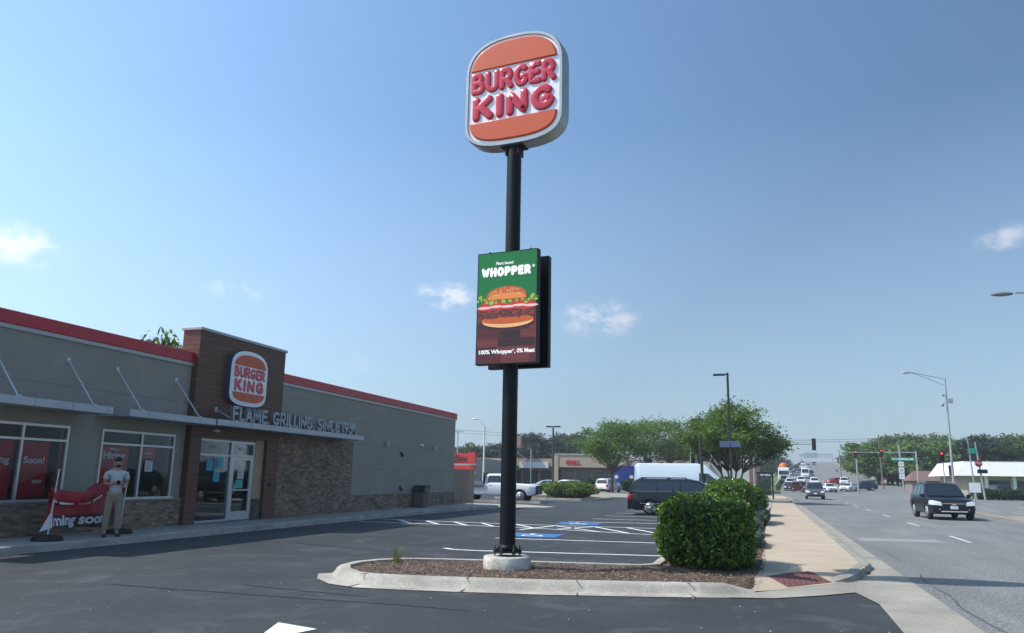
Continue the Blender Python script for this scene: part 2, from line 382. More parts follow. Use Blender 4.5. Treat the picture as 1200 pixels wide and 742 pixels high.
# near sidewalk slabs (joints), ramp at the driveway
def wl(y): return interp(y,[(13,.12),(20,.22),(27.5,.43),(43,.96),(66,1.55),(100,2.0)])
mb=MB(); y=16.0
while y<98:
    y2=y+1.52; a,b=wl(y),kx(y)-.2; c,d=wl(y2),kx(y2)-.2
    mb.add([(a,y+.006,.12),(b,y+.006,.12),(d,y2-.006,.12),(c,y2-.006,.12),(a,y+.006,.0),(b,y+.006,.0),(d,y2-.006,0),(c,y2-.006,0)],[(0,1,2,3),(4,5,1,0),(2,6,7,3),(4,0,3,7),(1,5,6,2)])
    y=y2
mb.build('sidewalk',walk,kind='structure')
rb=MB(); A=[(-.16,12.5,.03),(.28,13.0,.012),(1.42,14.5,.012),(1.47,14.9,.06),(1.58,15.3,.11),(kx(16)-.2,15.994,.12),(wl(16),15.994,.12),(.06,14.1,.11)]
RT_=[(0,1,7),(1,2,7),(2,3,7),(3,4,7),(4,5,6),(4,6,7)]
rb.add(A,RT_); rb.build('sidewalk_ramp',walk,kind='structure')
red=mat('tactile_red',(.155,.058,.052),.8,var=.2,scale=5); tb=MB()
def rz(x,y):  # ramp height on its triangles
    for t in RT_:
        (x1,y1,z1),(x2,y2,z2),(x3,y3,z3)=[A[i] for i in t]; D=(y2-y3)*(x1-x3)+(x3-x2)*(y1-y3); a=((y2-y3)*(x-x3)+(x3-x2)*(y-y3))/D; b=((y3-y1)*(x-x3)+(x1-x3)*(y-y3))/D
        if a>-1e-6 and b>-1e-6 and a+b<1.000001: return a*z1+b*z2+(1-a-b)*z3
    return .03
Q=[(.5,13.4),(1.22,14.35),(.9,14.95),(.22,14.1)]
for i in range(24):
    for j in range(24):
        cell=[]
        for (u,v) in ((i,j),(i+1,j),(i+1,j+1),(i,j+1)):
            u/=24; v/=24; x=(Q[0][0]*(1-u)+Q[1][0]*u)*(1-v)+(Q[3][0]*(1-u)+Q[2][0]*u)*v; y_=(Q[0][1]*(1-u)+Q[1][1]*u)*(1-v)+(Q[3][1]*(1-u)+Q[2][1]*u)*v; cell.append((x,y_,rz(x,y_)+.006))
        tb.poly(cell,0)
import itertools
for i in range(14):
    for j in range(26):
        x=.2+i*.085; yv=13.3+j*.075
        ins=True
        for k in range(len(Q)):
            (x0,y0),(x1,y1)=Q[k],Q[(k+1)%len(Q)]
            if (x1-x0)*(yv-y0)-(y1-y0)*(x-x0)<.02: ins=False
        if ins: tb.lathe((x,yv,rz(x,yv)+.006),[(.014,0),(.009,.006)],n=6)
tb.build('tactile_pad',red,kind='structure')
# driveway apron of concrete between island and gutter
ap=MB(); ap.poly([(p[0],p[1],.009) for p in [(-.35,11.98),(.25,12.15),(.95,12.75),(1.45,13.3),(1.62,12.2),(1.55,9.9),(1.9,9.9),(2.05,13.2),(2.1,15.6),(1.75,15.7),(1.5,14.8),(1.3,14.4),(.25,13.02),(0,12.75)]]); ap.build('driveway_apron',conc_w,kind='structure')
# planting island and strip: kerb, gutter, mulch
isl=[(-.62,46),(-.70,34.2),(-1.0,33.0),(-1.5,31.6),(-1.66,30),(-1.70,17.1),(-1.74,14.75),(-1.95,14.5),(-3.6,14.25),(-5.4,13.9),(-6.1,13.65),(-6.42,13.25),(-6.6,12.75),(-6.56,12.2),(-6.3,11.72),(-5.9,11.32),(-5.5,11.17),(-4.8,11.22),(-4.0,11.35),(-2.88,11.56),(-1.4,11.98),(-.35,12.35),(.0,12.62)]
hs=[1]*(len(isl)-2)+[.95,.25]
mb=MB()
# split in cast lengths with fine joints, front run with its flat gutter
mb.sweep(isl[:14],[(-.16,-.02),(-.16,.145),(-.14,.15),(-.03,.15),(.0,.14),(.03,.0)],hs=hs[:14])
f=isl[13:]; 
def seg(a,b,n):
    return [(a[0]+(b[0]-a[0])*i/n,a[1]+(b[1]-a[1])*i/n) for i in range(n+1)]
mb.sweep(f,[(-.17,-.02),(-.17,.148),(-.04,.15),(.0,.138),(.045,.10),(.09,.03),(.12,.012),(.34,.004)],hs=hs[13:])
mb.build('island_kerb',conc,kind='structure',auto=35)
jt=MB()
for (x,yv,nx,ny) in [(-5.62,11.16,.1,1),(-4.02,11.33,-.1,1),(-2.45,11.66,-.22,1),(-.9,12.13,-.3,1),(-6.72,12.5,1,0),(-4.6,14.06,.1,1),(-3.0,14.33,.1,1)]:
    for t0,t1,z in ((-.36,-.06,.014),(-.05,.16,.153)):
        a=V(x+nx*t0,yv+ny*t0,z); b=V(x+nx*t1,yv+ny*t1,z); jt.bar(a,b,.012,.006)
jt.build('kerb_joints',mat('joint_dirt',(.10,.085,.065),.95),kind='structure')
# mulch surface, bumpy mesh clipped by the kerb line
inner=[(-.35,12.55),(-1.35,12.15),(-2.85,11.73),(-4.0,11.52),(-5.5,11.34),(-5.85,11.47),(-6.18,11.82),(-6.42,12.25),(-6.45,12.7),(-6.3,13.12),(-5.95,13.48),(-5.35,13.74),(-3.6,14.1),(-1.9,14.35),(-1.58,14.6),(-1.54,17),(-1.5,30.2),(-.55,34.4),(-.48,46),(1.05,46),(1.05,43),(.55,27.5),(.3,20.2),(.2,14.6),(.12,14.0),(.02,13.0),(-.1,12.62)]
bm=bmesh.new(); vv=[bm.verts.new((x,y,.09)) for x,y in inner]; fc=bm.faces.new(vv)
bmesh.ops.triangulate(bm,faces=[fc])
for _ in range(6):
    es=[e for e in bm.edges if e.calc_length()>.16 and (e.verts[0].co.y<22 or e.verts[1].co.y<22)]
    if not es: break
    bmesh.ops.subdivide_edges(bm,edges=es,cuts=1,use_grid_fill=False); bmesh.ops.triangulate(bm,faces=bm.faces)
for v in bm.verts:
    if v.is_boundary and v.co.y<14.3 and v.co.x>-.3: v.co.z=.03
    if not v.is_boundary: v.co.z=.115+.035*noise.noise(v.co*1.3)+.022*noise.noise(v.co*7)
me=bpy.data.meshes.new('mulch_bed'); bm.to_mesh(me); bm.free(); me.materials.append(mulch)
for p in me.polygons: p.use_smooth=True
o=bpy.data.objects.new('planting_bed',me); COL.objects.link(o); tag(o,kind='structure')
chip=mat('wood_chips',(.17,.115,.08),.95,island=.9); mb=MB(); rnd=random.Random(3)
def inpoly(x,y,P):
    c=False; j=len(P)-1
    for i in range(len(P)):
        if (P[i][1]>y)!=(P[j][1]>y) and x<(P[j][0]-P[i][0])*(y-P[i][1])/(P[j][1]-P[i][1])+P[i][0]: c=not c
        j=i
    return c
cnt=0
while cnt<14000:
    x=rnd.uniform(-6.5,.6); y=rnd.uniform(11.3,22)
    if not inpoly(x,y,inner): continue
    cnt+=1; a=rnd.uniform(0,6.3); l=rnd.uniform(.005,.022); w=l*rnd.uniform(.2,.5); t=rnd.uniform(-.5,.5)
    z=.128+.035*noise.noise(V(x,y,.1)*1.3)+rnd.uniform(-.004,.012)
    ax=V(math.cos(a),math.sin(a),t)*l; ay=V(-math.sin(a),math.cos(a),rnd.uniform(-.5,.5))*w
    mb.add([V(x,y,z)-ax-ay,V(x,y,z)+ax-ay,V(x,y,z)+ax+ay,V(x,y,z)-ax+ay],[(0,1,2,3)])
mb.build('mulch_chips',chip,label='loose brown wood chips over the planting bed',cat='mulch',kind='stuff')
sheet('planting_path',[(-1.45,26.3),(.38,26.3),(.42,27.5),(-1.45,27.5)],.14,conc_w)
sheet('grass_verge',[(-1.5,47.5),(1.0,47.5),(1.5,66),(1.9,78),(-1.2,78)],.10,grassm)
mb=MB(); mb.sweep([(-1.5,47.4),(.9,47.4),(1.15,52),(1.45,66)],[(-.08,-.02),(-.08,.15),(.08,.15),(.08,-.02)]); mb.build('verge_kerb',conc,kind='structure')
# sidewalk along the restaurant
mb=MB(); X0=-15.44
ke=[(-13.55,6),(-13.55,16),(-13.58,26),(-13.55,34),(-13.3,38.5),(-12.9,40.2),(-12.95,41.2),(-13.4,41.6),(-16.0,41.8)]
mb.sweep(ke,[(-.2,-.02),(-.2,.145),(-.02,.15),(.0,.135),(.03,-.01)]); mb.build('building_kerb',conc,kind='structure',auto=35)
pts=[(X0,6),(-13.75,6),(-13.75,16),(-13.78,26),(-13.75,34),(-13.5,38.5),(-13.1,40.2),(-13.15,41.1),(-13.4,41.4),(-16,41.5)]
mb=MB(); mb.poly([(x,y,.143) for x,y in pts]); 
for yv in [7.5+i*1.6 for i in range(21)]:
    mb.add([(X0+.02,yv-.006,.1445),(-13.77,yv-.006,.1445),(-13.77,yv+.006,.1445),(X0+.02,yv+.006,.1445)],[(0,1,2,3)],1)
mb.build('building_sidewalk',[conc,mat('joint_dirt',(.1,.09,.07))],kind='structure')
sheet('concrete_apron',[(-14.6,42.6),(-12.6,42.4),(-11.0,43.6),(-10.7,45.2),(-13.2,47.4),(-16.5,47.6),(-16.5,42.8)],.012,conc)
sheet('concrete_road',[(-60,74),(-5,74),(-1.6,80),(-1.6,100),(-60,100)],.014,conc_w)
mb=MB(); mb.sweep([(-30,50.2),(-16,50.2),(-13,50.4),(-12.6,51)],[(-.15,-.02),(-.15,.15),(0,.15),(.02,-.02)]); mb.build('lot_kerb',conc,kind='structure')
mb=MB(); mb.sweep([(-19,59.5),(-12.2,59.5),(-11.2,61),(-10.9,66),(-13,69.5),(-19,69.8)],[(-.15,-.02),(-.15,.15),(0,.15),(.02,-.02)]); mb.build('lot_kerb',conc,kind='structure')
sheet('planting_patch',[(-19,59.6),(-12.2,59.6),(-11.3,61),(-11,66),(-13,69.4),(-19,69.7)],.10,mulch)
# painted stall lines
mb=MB()
def line(a,b,w=.13,m=mb,z=.002,mi=0):
    a=V(a[0],a[1]); b=V(b[0],b[1]); d=(b-a).normalized(); n=V(-d.y,d.x)*w/2
    m.add([(a.x-n.x,a.y-n.y,z),(b.x-n.x,b.y-n.y,z),(b.x+n.x,b.y+n.y,z),(a.x+n.x,a.y+n.y,z)],[(0,1,2,3)],mi)
for a,b in zip([(-6.75,17.45),(-6.45,17.22),(-5.9,17.2)],[(-6.45,17.22),(-5.9,17.2),(-1.75,17.9)]): line(a,b)
line((-6.65,20.95),(-1.75,21.5)); 
line((-13.3,25.95),(-7.4,25.8),.14); line((-7.4,25.8),(-1.75,24.3),.14); line((-13.3,27.75),(-8.0,27.45),.14,z=.003); line((-8.0,27.45),(-1.75,27.85),.14,z=.003)
for a,b in (((-12.55,27.7),(-11.35,25.92)),((-11.5,27.7),(-10.24,25.85)),((-10.35,27.6),(-9.2,25.82)),((-9.2,27.4),(-8.25,25.79)),((-7.0,24.6),(-6.5,27.4)),((-6.5,27.3),(-4.48,24.95)),((-7.9,27.3),(-6.9,25.8)),((-5.16,27.52),(-3.54,24.69)),((-4.06,27.6),(-2.86,25.4)),((-6.0,25.6),(-5.2,27.5))): line(a,b,.14,z=.0045)
line((-6.7,30.3),(-1.75,31.3)); line((-6.3,33.0),(-1.75,33.5)); line((-6.3,36.1),(-.9,36.4)); line((-6.3,39.3),(-.9,39.0)); line((-6.3,42.6),(-.9,42.3))
mb.build('parking_lines',paint,kind='structure')
for (cx,cy) in ((-6.0,22.5),(-6.05,29.1)):
    mb=MB(); mb.add([(cx-.75,cy-.7,.003),(cx+.75,cy-.6,.003),(cx+.75,cy+.8,.003),(cx-.75,cy+.7,.003)],[(0,1,2,3)],0)
    T=frame((cx,cy,.005),(1,0,0),(0,1,0))
    pts=[V(*p) for p in arc(-.02,-.15,.26,.26,110,400,16)]; P2=[V(-.12,.42),V(-.1,.05),V(.2,.05),(V(.32,-.3))]
    for P_,e in ((pts,0),(P2,.001)):
        for a,b in zip(P_,P_[1:]):
            d=(b-a).normalized(); n=V(-d.y,d.x)*.045; mb.add([T@V(q.x,q.y,e) for q in (a-n,b-n,b+n,a+n)],[(0,1,2,3)],1)
    mb.poly([T@V(-.12+.09*math.cos(t*.7854),.5+.09*math.sin(t*.7854),.001) for t in range(8)],1)
    mb.build('accessible_marking',[blue_p,paint],kind='structure')
# arrow tip painted near the camera
mb=MB(); mb.poly([(-4.83,7.46,.003),(-4.6,7.3,.003),(-4.44,7.84,.003),(-5.02,8.02,.003)]); mb.build('painted_arrow',paint,kind='structure')
# street markings
mb=MB(); 
def dl(y): return 5.05+.037*y
y=8.0
while y<99:
    if 0<=y: line((dl(y),y),(dl(y+3.0),y+3.0),.12,mb,SZ(y)+.004)
    y+=9.1 if y<60 else 9.1
y=30
while y<96:
    x=lambda t:12.9+.034*(t-45)+1.1; line((x(y)+1.2,y),(x(y+3)+1.2,y+3),.12,mb,.004); y+=8
y=8
while y<96:
    line((dl(y)+12.6,y),(dl(y+3)+12.6,y+3),.12,mb,.004); y+=9
line((3.5,99),(24,101),.35,mb,.005); line((3.5,102.5),(24.5,104.5),.35,mb,.005); line((5,118),(27,121),.35,mb,.005); line((5,122),(27.5,125),.35,mb,.005)
mb.build('lane_lines',paint_old,kind='structure')
mb=MB(); yel=mat('yellow_paint',(.55,.38,.10),.8,var=.2,scale=3,fine=.3,fscale=20)
for o in (0,.28): line((11.9+o,38),(13.6+o,62),.1,mb,.004)
mb.build('centre_lines',yel,kind='structure')
# patches and tar seams
mb=MB(); mb.poly([(3.0,25.2,.004),(5.2,25.6,.004),(5.2,26.9,.004),(3.0,26.5,.004)]); mb.build('road_patch',mat('patch',(.26,.255,.24),.9,fine=.2,fscale=50),kind='structure')
mb=MB(); mb.poly([(11.6,41,.005),(12.6,42.2,.005),(14.6,50,.005),(13.9,51.5,.005),(12.4,46,.005)]); mb.build('road_patch',mat('patch_tan',(.27,.235,.18),.9,var=.2,scale=.8,fine=.25,fscale=40),kind='structure')
rnd=random.Random(11)
mb=MB()
def crack(x,y,a,n,st,w,z=.0035):
    p=V(x,y)
    for i in range(n):
        a+=rnd.uniform(-.1,.1); q=p+V(math.cos(a),math.sin(a))*st; line(p,q,w*rnd.uniform(.6,1.2),mb,z+i*2e-5); p=q
crack(2.7,9.5,1.56,14,.5,.03); crack(3.0,19,1.54,10,.6,.02); crack(9.2,26,1.53,40,.7,.022); crack(3.3,21,0,9,.4,.012); crack(5.6,34,.05,12,.5,.014); crack(4,46,.05,12,.6,.015)
mb.build('road_cracks',mat('crack_fill',(.07,.07,.07),.9),kind='structure')
mb=MB(); crack(-7.6,16.2,3.0,10,.32,.05,.0018); crack(-3.4,9.6,3.1,22,.25,.07,.0018); crack(-5.0,10.1,2.9,10,.22,.05,.0018); crack(-9,18,.05,8,.5,.03,.0018)
mb.build('tar_seams',tar,kind='structure')
# small litter / pebbles on the lot
mb=MB()
for _ in range(70):
    x=rnd.uniform(-9,2); y=rnd.uniform(7,13); 
    if inpoly(x,y,isl): continue
    s=rnd.uniform(.004,.013); mb.sphere((x,y,s*.5),(s,s*.8,s*.6),6,4)
mb.build('pebbles',mat('pebble',(.40,.38,.34),.8,island=.4),label='tiny pale pebbles scattered on the dark lot',cat='pebbles',kind='stuff')
# far right verge, drives and kerbs
sheet('grass_verge',[(22.5,72),(24.1,84),(40,80),(70,77),(70,72),(40,73)],.05,grassm)
sheet('grass_verge',[(27.2,111),(60,99),(140,94),(140,240),(33.5,240),(32.8,180),(31.6,140)],.03,grassm)
mb=MB(); mb.sweep([(140,80.5),(60,86.0),(30,87.4),(25.2,85.4),(23.6,82),(22.5,74),(19.5,20),(17.2,-20)],[(-.15,-.02),(-.15,.15),(0,.15),(.03,-.02)]); 
mb.sweep([(33,240),(32.6,180),(31.2,140),(28.6,118),(29.6,113),(33,110.6),(60,98.4),(140,93)],[(-.15,-.02),(-.15,.15),(0,.15),(.03,-.02)])
mb.build('street_kerb',conc,kind='structure')
sheet('white_lot',[(33,113),(60,104),(130,100),(130,118),(45,124)],.05,asph_old)
# ------------------------------------------------------------------ restaurant building
stucco=mat('grey_stucco',(.33,.305,.262),.92,var=.06,scale=.8,bump=.35,bscale=90,fine=.09,fscale=50,blotch=.05,blscale=.9)
brickm=brick_mat('brown_brick',(.28,.195,.135),(.16,.115,.085),(.19,.16,.125),bw=.21,bh=.066)
wood=mat('wood_cladding',(.125,.050,.027),.55,var=.25,scale=1.2,stretch=(1,1.5,14),fine=.2,fscale=18)
redm=mat('red_coping',(.50,.012,.03),.4,var=.06,scale=2)
trim=mat('pale_metal_trim',(.42,.43,.43),.45,metal=.2)
alu=mat('aluminium',(.55,.56,.57),.35,metal=.5,var=.05)
canm=mat('canopy_metal',(.40,.43,.47),.4,metal=.4,var=.08,scale=1.5)
tanp=mat('tan_panel',(.42,.31,.19),.8,var=.06)
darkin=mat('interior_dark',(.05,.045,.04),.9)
pane=pane_mat('window_pane',(.86,.88,.9),1.22)
bb=thing('restaurant_building',(-15.45,24,0),'low grey stucco fast food restaurant with red coping and a brown wood clad entrance tower','restaurant')
# wall with openings (front plane X=-15.45)
XF=-15.45
def wall_grid(mb,x,y0,y1,z0,z1,holes,depth=.22,mi=0):
    Y=sorted({y0,y1,*[h[0] for h in holes],*[h[1] for h in holes]}); Z=sorted({z0,z1,*[h[2] for h in holes],*[h[3] for h in holes]})
    for a,b in zip(Y,Y[1:]):
        for c,d in zip(Z,Z[1:]):
            cy,cz=(a+b)/2,(c+d)/2
            if any(h[0]<cy<h[1] and h[2]<cz<h[3] for h in holes): continue
            mb.add([(x,a,c),(x,b,c),(x,b,d),(x,a,d)],[(0,1,2,3)],mi)
    for h in holes:
        a,b,c,d=h; X=x-depth
        mb.add([(x,a,c),(x,b,c),(x,b,d),(x,a,d),(X,a,c),(X,b,c),(X,b,d),(X,a,d)],[(0,4,5,1),(2,6,7,3),(0,3,7,4),(1,5,6,2)],mi)
W1=(12.42,15.03,.86,2.62); W2=(16.03,18.68,.86,2.62); DR=(19.62,22.46,.15,2.60)
w=MB(); wall_grid(w,XF,11.6,41.0,.05,4.66,[W1,W2,DR])
w.add([(XF,11.6,.05),(XF,11.6,4.66),(-31,11.6,4.66),(-31,11.6,.05)],[(0,1,2,3)]); w.add([(XF,41,.05),(XF,41,4.66),(-31,41,4.66),(-31,41,.05)],[(0,1,2,3)])
w.add([(-31,11.6,.05),(-31,41,.05),(-31,41,4.66),(-31,11.6,4.66)],[(0,1,2,3)]); w.poly([(XF-.01,11.6,4.6),(XF-.01,41,4.6),(-31,41,4.6),(-31,11.6,4.6)])
w.build('wall',stucco,bb)
j=MB()
for z in (3.55,): j.box(XF-.01,XF+.003,11.6,19.1,z,z+.012); 
for z in (3.75,2.85,1.85): j.box(XF-.01,XF+.003,29.3,41,z,z+.012)
j.box(XF-.01,XF+.003,24,41,3.75+.5,3.75+.512)
j.build('control_joint',mat('joint_grey',(.16,.16,.15),.9),bb)  # thin dark grey joint lines across the stucco
c=MB(); c.box(-31.06,XF+.07,11.53,19.15,4.72,5.03,bev=.02); c.build('red_coping',redm,bb)
c=MB(); c.box(-31.06,XF+.07,23.62,41.07,4.72,5.03,bev=.02)
c.build('red_coping',redm,bb)
c=MB(); c.box(-31.04,XF+.05,11.55,19.15,4.63,4.718); c.build('coping_trim',trim,bb)
c=MB(); c.box(-31.04,XF+.05,23.62,41.05,4.63,4.718); c.build('coping_trim',trim,bb)
# brick wainscot and brick field
b=MB()
wall_grid(b,XF+.07,11.5,19.14,.05,.84,[]); b.build('brick_facing',brickm,bb)
b=MB(); b.box(XF-.01,XF+.07,23.66,29.15,.05,2.93); b.build('brick_facing',brickm,bb)
b=MB(); b.box(XF-.01,XF+.068,29.152,41.02,.05,.79); b.build('brick_facing',brickm,bb)
b=MB(); b.box(XF-.02,XF+.10,11.5,19.14,.842,.885); b.build('sill_band',mat('stone_band',(.27,.25,.22),.85,fine=.1),bb)
b=MB(); b.box(XF-.02,XF+.09,29.16,41.03,.79,.815); b.build('sill_band',mat('stone_band',(.27,.25,.22),.85,fine=.1),bb)
# entrance tower
XT=-15.25; t=MB()
wall_grid(t,XT,19.12,23.60,.05,5.70,[(19.60,22.92,.05,2.66)],depth=.3)
t.add([(XT,19.12,.05),(XT,19.12,5.70),(-15.85,19.12,5.70),(-15.85,19.12,.05)],[(0,1,2,3)]); t.add([(XT,23.6,.05),(XT,23.6,5.70),(-15.85,23.6,5.70),(-15.85,23.6,.05)],[(0,1,2,3)])
t.add([(-15.85,19.12,4.6),(-15.85,23.6,4.6),(-15.85,23.6,5.7),(-15.85,19.12,5.7)],[(0,1,2,3)]); t.poly([(XT,19.12,5.69),(XT,23.6,5.69),(-15.85,23.6,5.69),(-15.85,19.12,5.69)])
t.build('tower',wood,bb)
g=MB(); z=.3
while z<5.6:
    for a,b2 in (((19.125,19.6),(22.92,23.595)) if z<2.66 else ((19.125,23.595),)) and ([(19.125,19.6),(22.92,23.595)] if z<2.66 else [(19.125,23.595)]):
        g.box(XT-.01,XT+.002,a,b2,z,z+.008)
    g.box(-15.84,XT-.01,19.118,19.13,z,z+.008); z+=.155
g.build('cladding_groove',mat('groove',(.035,.018,.012),.9),bb)
c=MB(); c.box(-15.9,XT+.05,19.07,23.65,5.702,5.79,bev=.01); c.build('tower_cap',trim,bb)
tp=MB(); tp.box(XF-.05,XT-.12,22.46,22.92,.80,2.66); tp.build('tan_panel',tanp,bb)
tp=MB(); tp.box(XF-.05,XT-.09,22.462,22.918,.05,.80); tp.build('grey_brick_base',brick_mat('grey_brick',(.12,.11,.105),(.07,.065,.065),(.09,.085,.08)),bb)
# windows
def window(y0,y1,z0,z1,mull,tran,x,name='window'):
    f=MB(); fw=.055; d=.06; X=x
    f.box(X-d,X+.02,y0,y1,z0,z0+fw); f.box(X-d,X+.02,y0,y1,z1-fw,z1); f.box(X-d,X+.02,y0,y0+fw,z0+fw,z1-fw); f.box(X-d,X+.02,y1-fw,y1,z0+fw,z1-fw)
    cols=[y0+fw]+[v for m in mull for v in (m-.03,m+.03)]+[y1-fw]
    for m in mull: f.box(X-d,X+.02,m-.03,m+.03,z0+fw,z1-fw)
    for a,b2 in zip(cols[::2],cols[1::2]): f.box(X-d,X+.015,a,b2,tran-.025,tran+.025)
    o=f.build(name,alu,bb)
    for a,b2 in zip(cols[::2],cols[1::2]):
        for c,dd in ((z0+fw,tran-.025),(tran+.025,z1-fw)):
            p=MB(); p.box(X-.03,X-.022,a,b2,c,dd); q=p.build('pane',pane,o)
    s=MB(); s.box(x-.02,x+.10,y0-.04,y1+.04,z0-.001,z0+.045); 
    if name=='window': s.build('sill',alu,o)
    return o
o=window(*W1[:2],.885,W1[3],[13.78],2.27,XF+.03); o=window(*W2[:2],.885,W2[3],[17.42],2.27,XF+.03)
# storefront: fixed light, transom row, door
o=window(19.62,21.27,.16,2.58,[],2.12,XF+.05,'sidelight')
f=MB(); x=XF+.05
for bx in ((21.27,22.44,2.50,2.58),(21.27,22.44,2.09,2.16),(21.27,21.32,2.16,2.50),(22.39,22.44,2.16,2.50),(21.27,21.32,.16,2.09),(22.39,22.44,.16,2.09)): f.box(x-.06,x+.02,*bx)
tr=f.build('door_frame',alu,bb); p=MB(); p.box(x-.03,x-.022,21.32,22.39,2.16,2.50); p.build('pane',pane,tr)
f=MB(); 
for bx in ((21.33,22.38,.17,.43),(21.33,22.38,2.0,2.08),(21.33,21.43,.43,2.0),(22.28,22.38,.43,2.0)): f.box(x-.045,x+.012,*bx)
f.box(x-.03,x+.03,21.43,22.28,1.06,1.10)
dr=f.build('door',alu,bb); p=MB(); p.box(x-.025,x-.018,21.43,22.28,.43,2.0); p.build('pane',pane,dr)
h=MB(); h.tube([(x+.012,21.42,1.28),(x+.08,21.42,1.26),(x+.08,21.42,.98),(x+.012,21.42,.96)],.014,8); h.build('handle',mat('handle_metal',(.7,.7,.7),.25,metal=1),dr)
# notices on the glass
def paper(y0,y1,z0,z1,m,nm='notice',x=XF+.045,n=5):
    p=MB(); p.box(x-.012,x-.008,y0,y1,z0,z1,0)
    for i in range(n):
        zz=z1-(z1-z0)*(.14+.16*i); p.box(x-.0085,x-.0065,y0+.03,y0+(y1-y0)*(.88-.12*(i%3)),zz-.012,zz,1)
    p.build(nm,[m,mat('ink',(.03,.08,.10),.8)],bb)
cy_=mat('cyan_paper',(.06,.42,.58),.7); te=mat('teal_paper',(.08,.55,.48),.7); wh=mat('white_paper',(.62,.64,.64),.7)
paper(20.14,20.42,1.66,1.97,cy_); paper(20.60,20.88,1.74,2.05,cy_); paper(20.50,20.78,1.34,1.64,cy_)
paper(21.66,21.98,1.42,1.72,wh,x=XF+.052); paper(21.60,21.96,1.14,1.39,te,x=XF+.052)
paper(16.42,16.68,1.20,1.52,cy_); paper(17.62,17.9,1.60,1.88,wh)
n=MB(); T=frame((XF+.036,21.85,2.33),(0,1,0),(0,0,1)); text(n,'4431',T,size=.17,offset=.02,depth=.004); n.build('house_number',mat('white_vinyl',(.75,.75,.72),.6),bb)
n=MB(); T=frame((XF+.036,20.35,2.34),(0,1,0),(0,0,1)); text(n,'HOT',T,size=.13,offset=.015,depth=.004); n.build('window_lettering',mat('grey_vinyl',(.35,.36,.36),.6),bb)
# canopies with rods
def canopy(y0,y1,z0=2.92,rods=(),x1=-14.48,nm='canopy'):
    c=MB(); c.box(XF+.01,x1,y0,y1,z0+.025,z0+.15,0); c.box(x1,x1+.03,y0-.03,y1+.03,z0,z0+.17,0); c.box(XF+.01,x1-.001,y0-.03,y0-.001,z0,z0+.17,0); c.box(XF+.01,x1-.001,y1+.001,y1+.03,z0,z0+.17,0)
    k=y0+.6
    while k<y1-.1: c.box(x1+.03,x1+.032,k,k+.008,z0,z0+.17,1); k+=1.0
    o=c.build(nm,[canm,mat('panel_joint',(.12,.13,.14),.6)],bb)
    for (yt,zt,xt) in rods:
        r=MB(); r.tube([(xt+.03,yt,zt),(x1-.06,yt+.02,z0+.16)],.02,8); r.box(xt-.001,xt+.03,yt-.05,yt+.05,zt-.07,zt+.07); r.box(x1-.1,x1-.02,yt-.02,yt+.06,z0+.15,z0+.20); r.build('hanger_rod',alu,o)
    return o
canopy(10.5,15.25,rods=[(12.75,4.15,XF),(14.75,4.15,XF)]); canopy(15.85,19.08,rods=[(16.3,4.13,XF),(18.5,4.13,XF)])
lc=canopy(19.2,28.15,2.93,rods=[(20.1,3.45,XT)],x1=-14.46)
# lettering standing on the canopy edge
lm=mat('channel_letter',(.27,.30,.33),.35,metal=.6,var=.12,scale=3); 
T=frame((-14.62,0,0),(0,1,0),(0,0,1)); 
words=[('FLAME.',19.95,21.86),('GRILLING.',22.03,24.56),('SINCE',24.78,26.36),('1954',26.52,27.75)]
for wd,a,b2 in words:
    n=MB(); strokes(n,wd,T,a,b2,3.115,3.55,.043,.10,0,gap=.22,flat=True); n.build('canopy_letters',lm,bb)
n=MB(); n.box(-14.66,-14.63,19.9,27.65,3.105,3.125); n.box(-14.66,-14.63,19.9,27.65,3.30,3.315)
n.build('letter_rail',mat('dark_rail',(.05,.055,.06),.5),bb)
# wall sconces, hose bibs, camera
def wallbox(y,z,m,s=.14):
    n=MB(); n.box(XF,XF+.16,y-s,y+s,z-.10,z+.10,bev=.02); n.box(XF+.02,XF+.13,y-s*.8,y+s*.8,z-.125,z-.10,1); n.build('wall_lamp',[m,mat('lamp_lens',(.6,.6,.55),.3)],bb)
wallbox(32.3,3.03,mat('grey_fixture',(.38,.38,.37),.5)); wallbox(37.9,3.03,mat('grey_fixture'  ,(.38,.38,.37)))
n=MB(); n.sphere((XF+.06,36.25,3.08),(.08,.16,.07)); n.build('wall_camera',mat('white_plastic',(.75,.75,.74),.4),bb)
for (y,z) in ((33.95,2.62),(34.0,1.08)):
    n=MB(); n.lathe((XF,y,z),[(.09,0),(.09,.05),(.05,.08)],14,axis='x'); n.box(XF+.05,XF+.14,y-.04,y+.04,z-.16,z-.02); n.build('wall_outlet',mat('dark_red_fitting',(.09,.02,.02),.5),bb)
n=MB(); n.sphere((-15.15,20.1,2.82),(.1,.13,.05)); n.build('soffit_lamp',mat('lamp_white',(.8,.8,.78),.4),bb)
n=MB(); n.box(XT,XT+.06,23.15,23.27,1.18,1.32); n.build('door_switch',mat('dark_plate',(.03,.03,.035),.5),bb)
n=MB(); n.tube([(-16.3,35.2+.5*math.cos(t*.3),5.0+.22*math.sin(t*.3)) for t in range(0,11)],.02,6); n.build('roof_conduit',alu,bb)
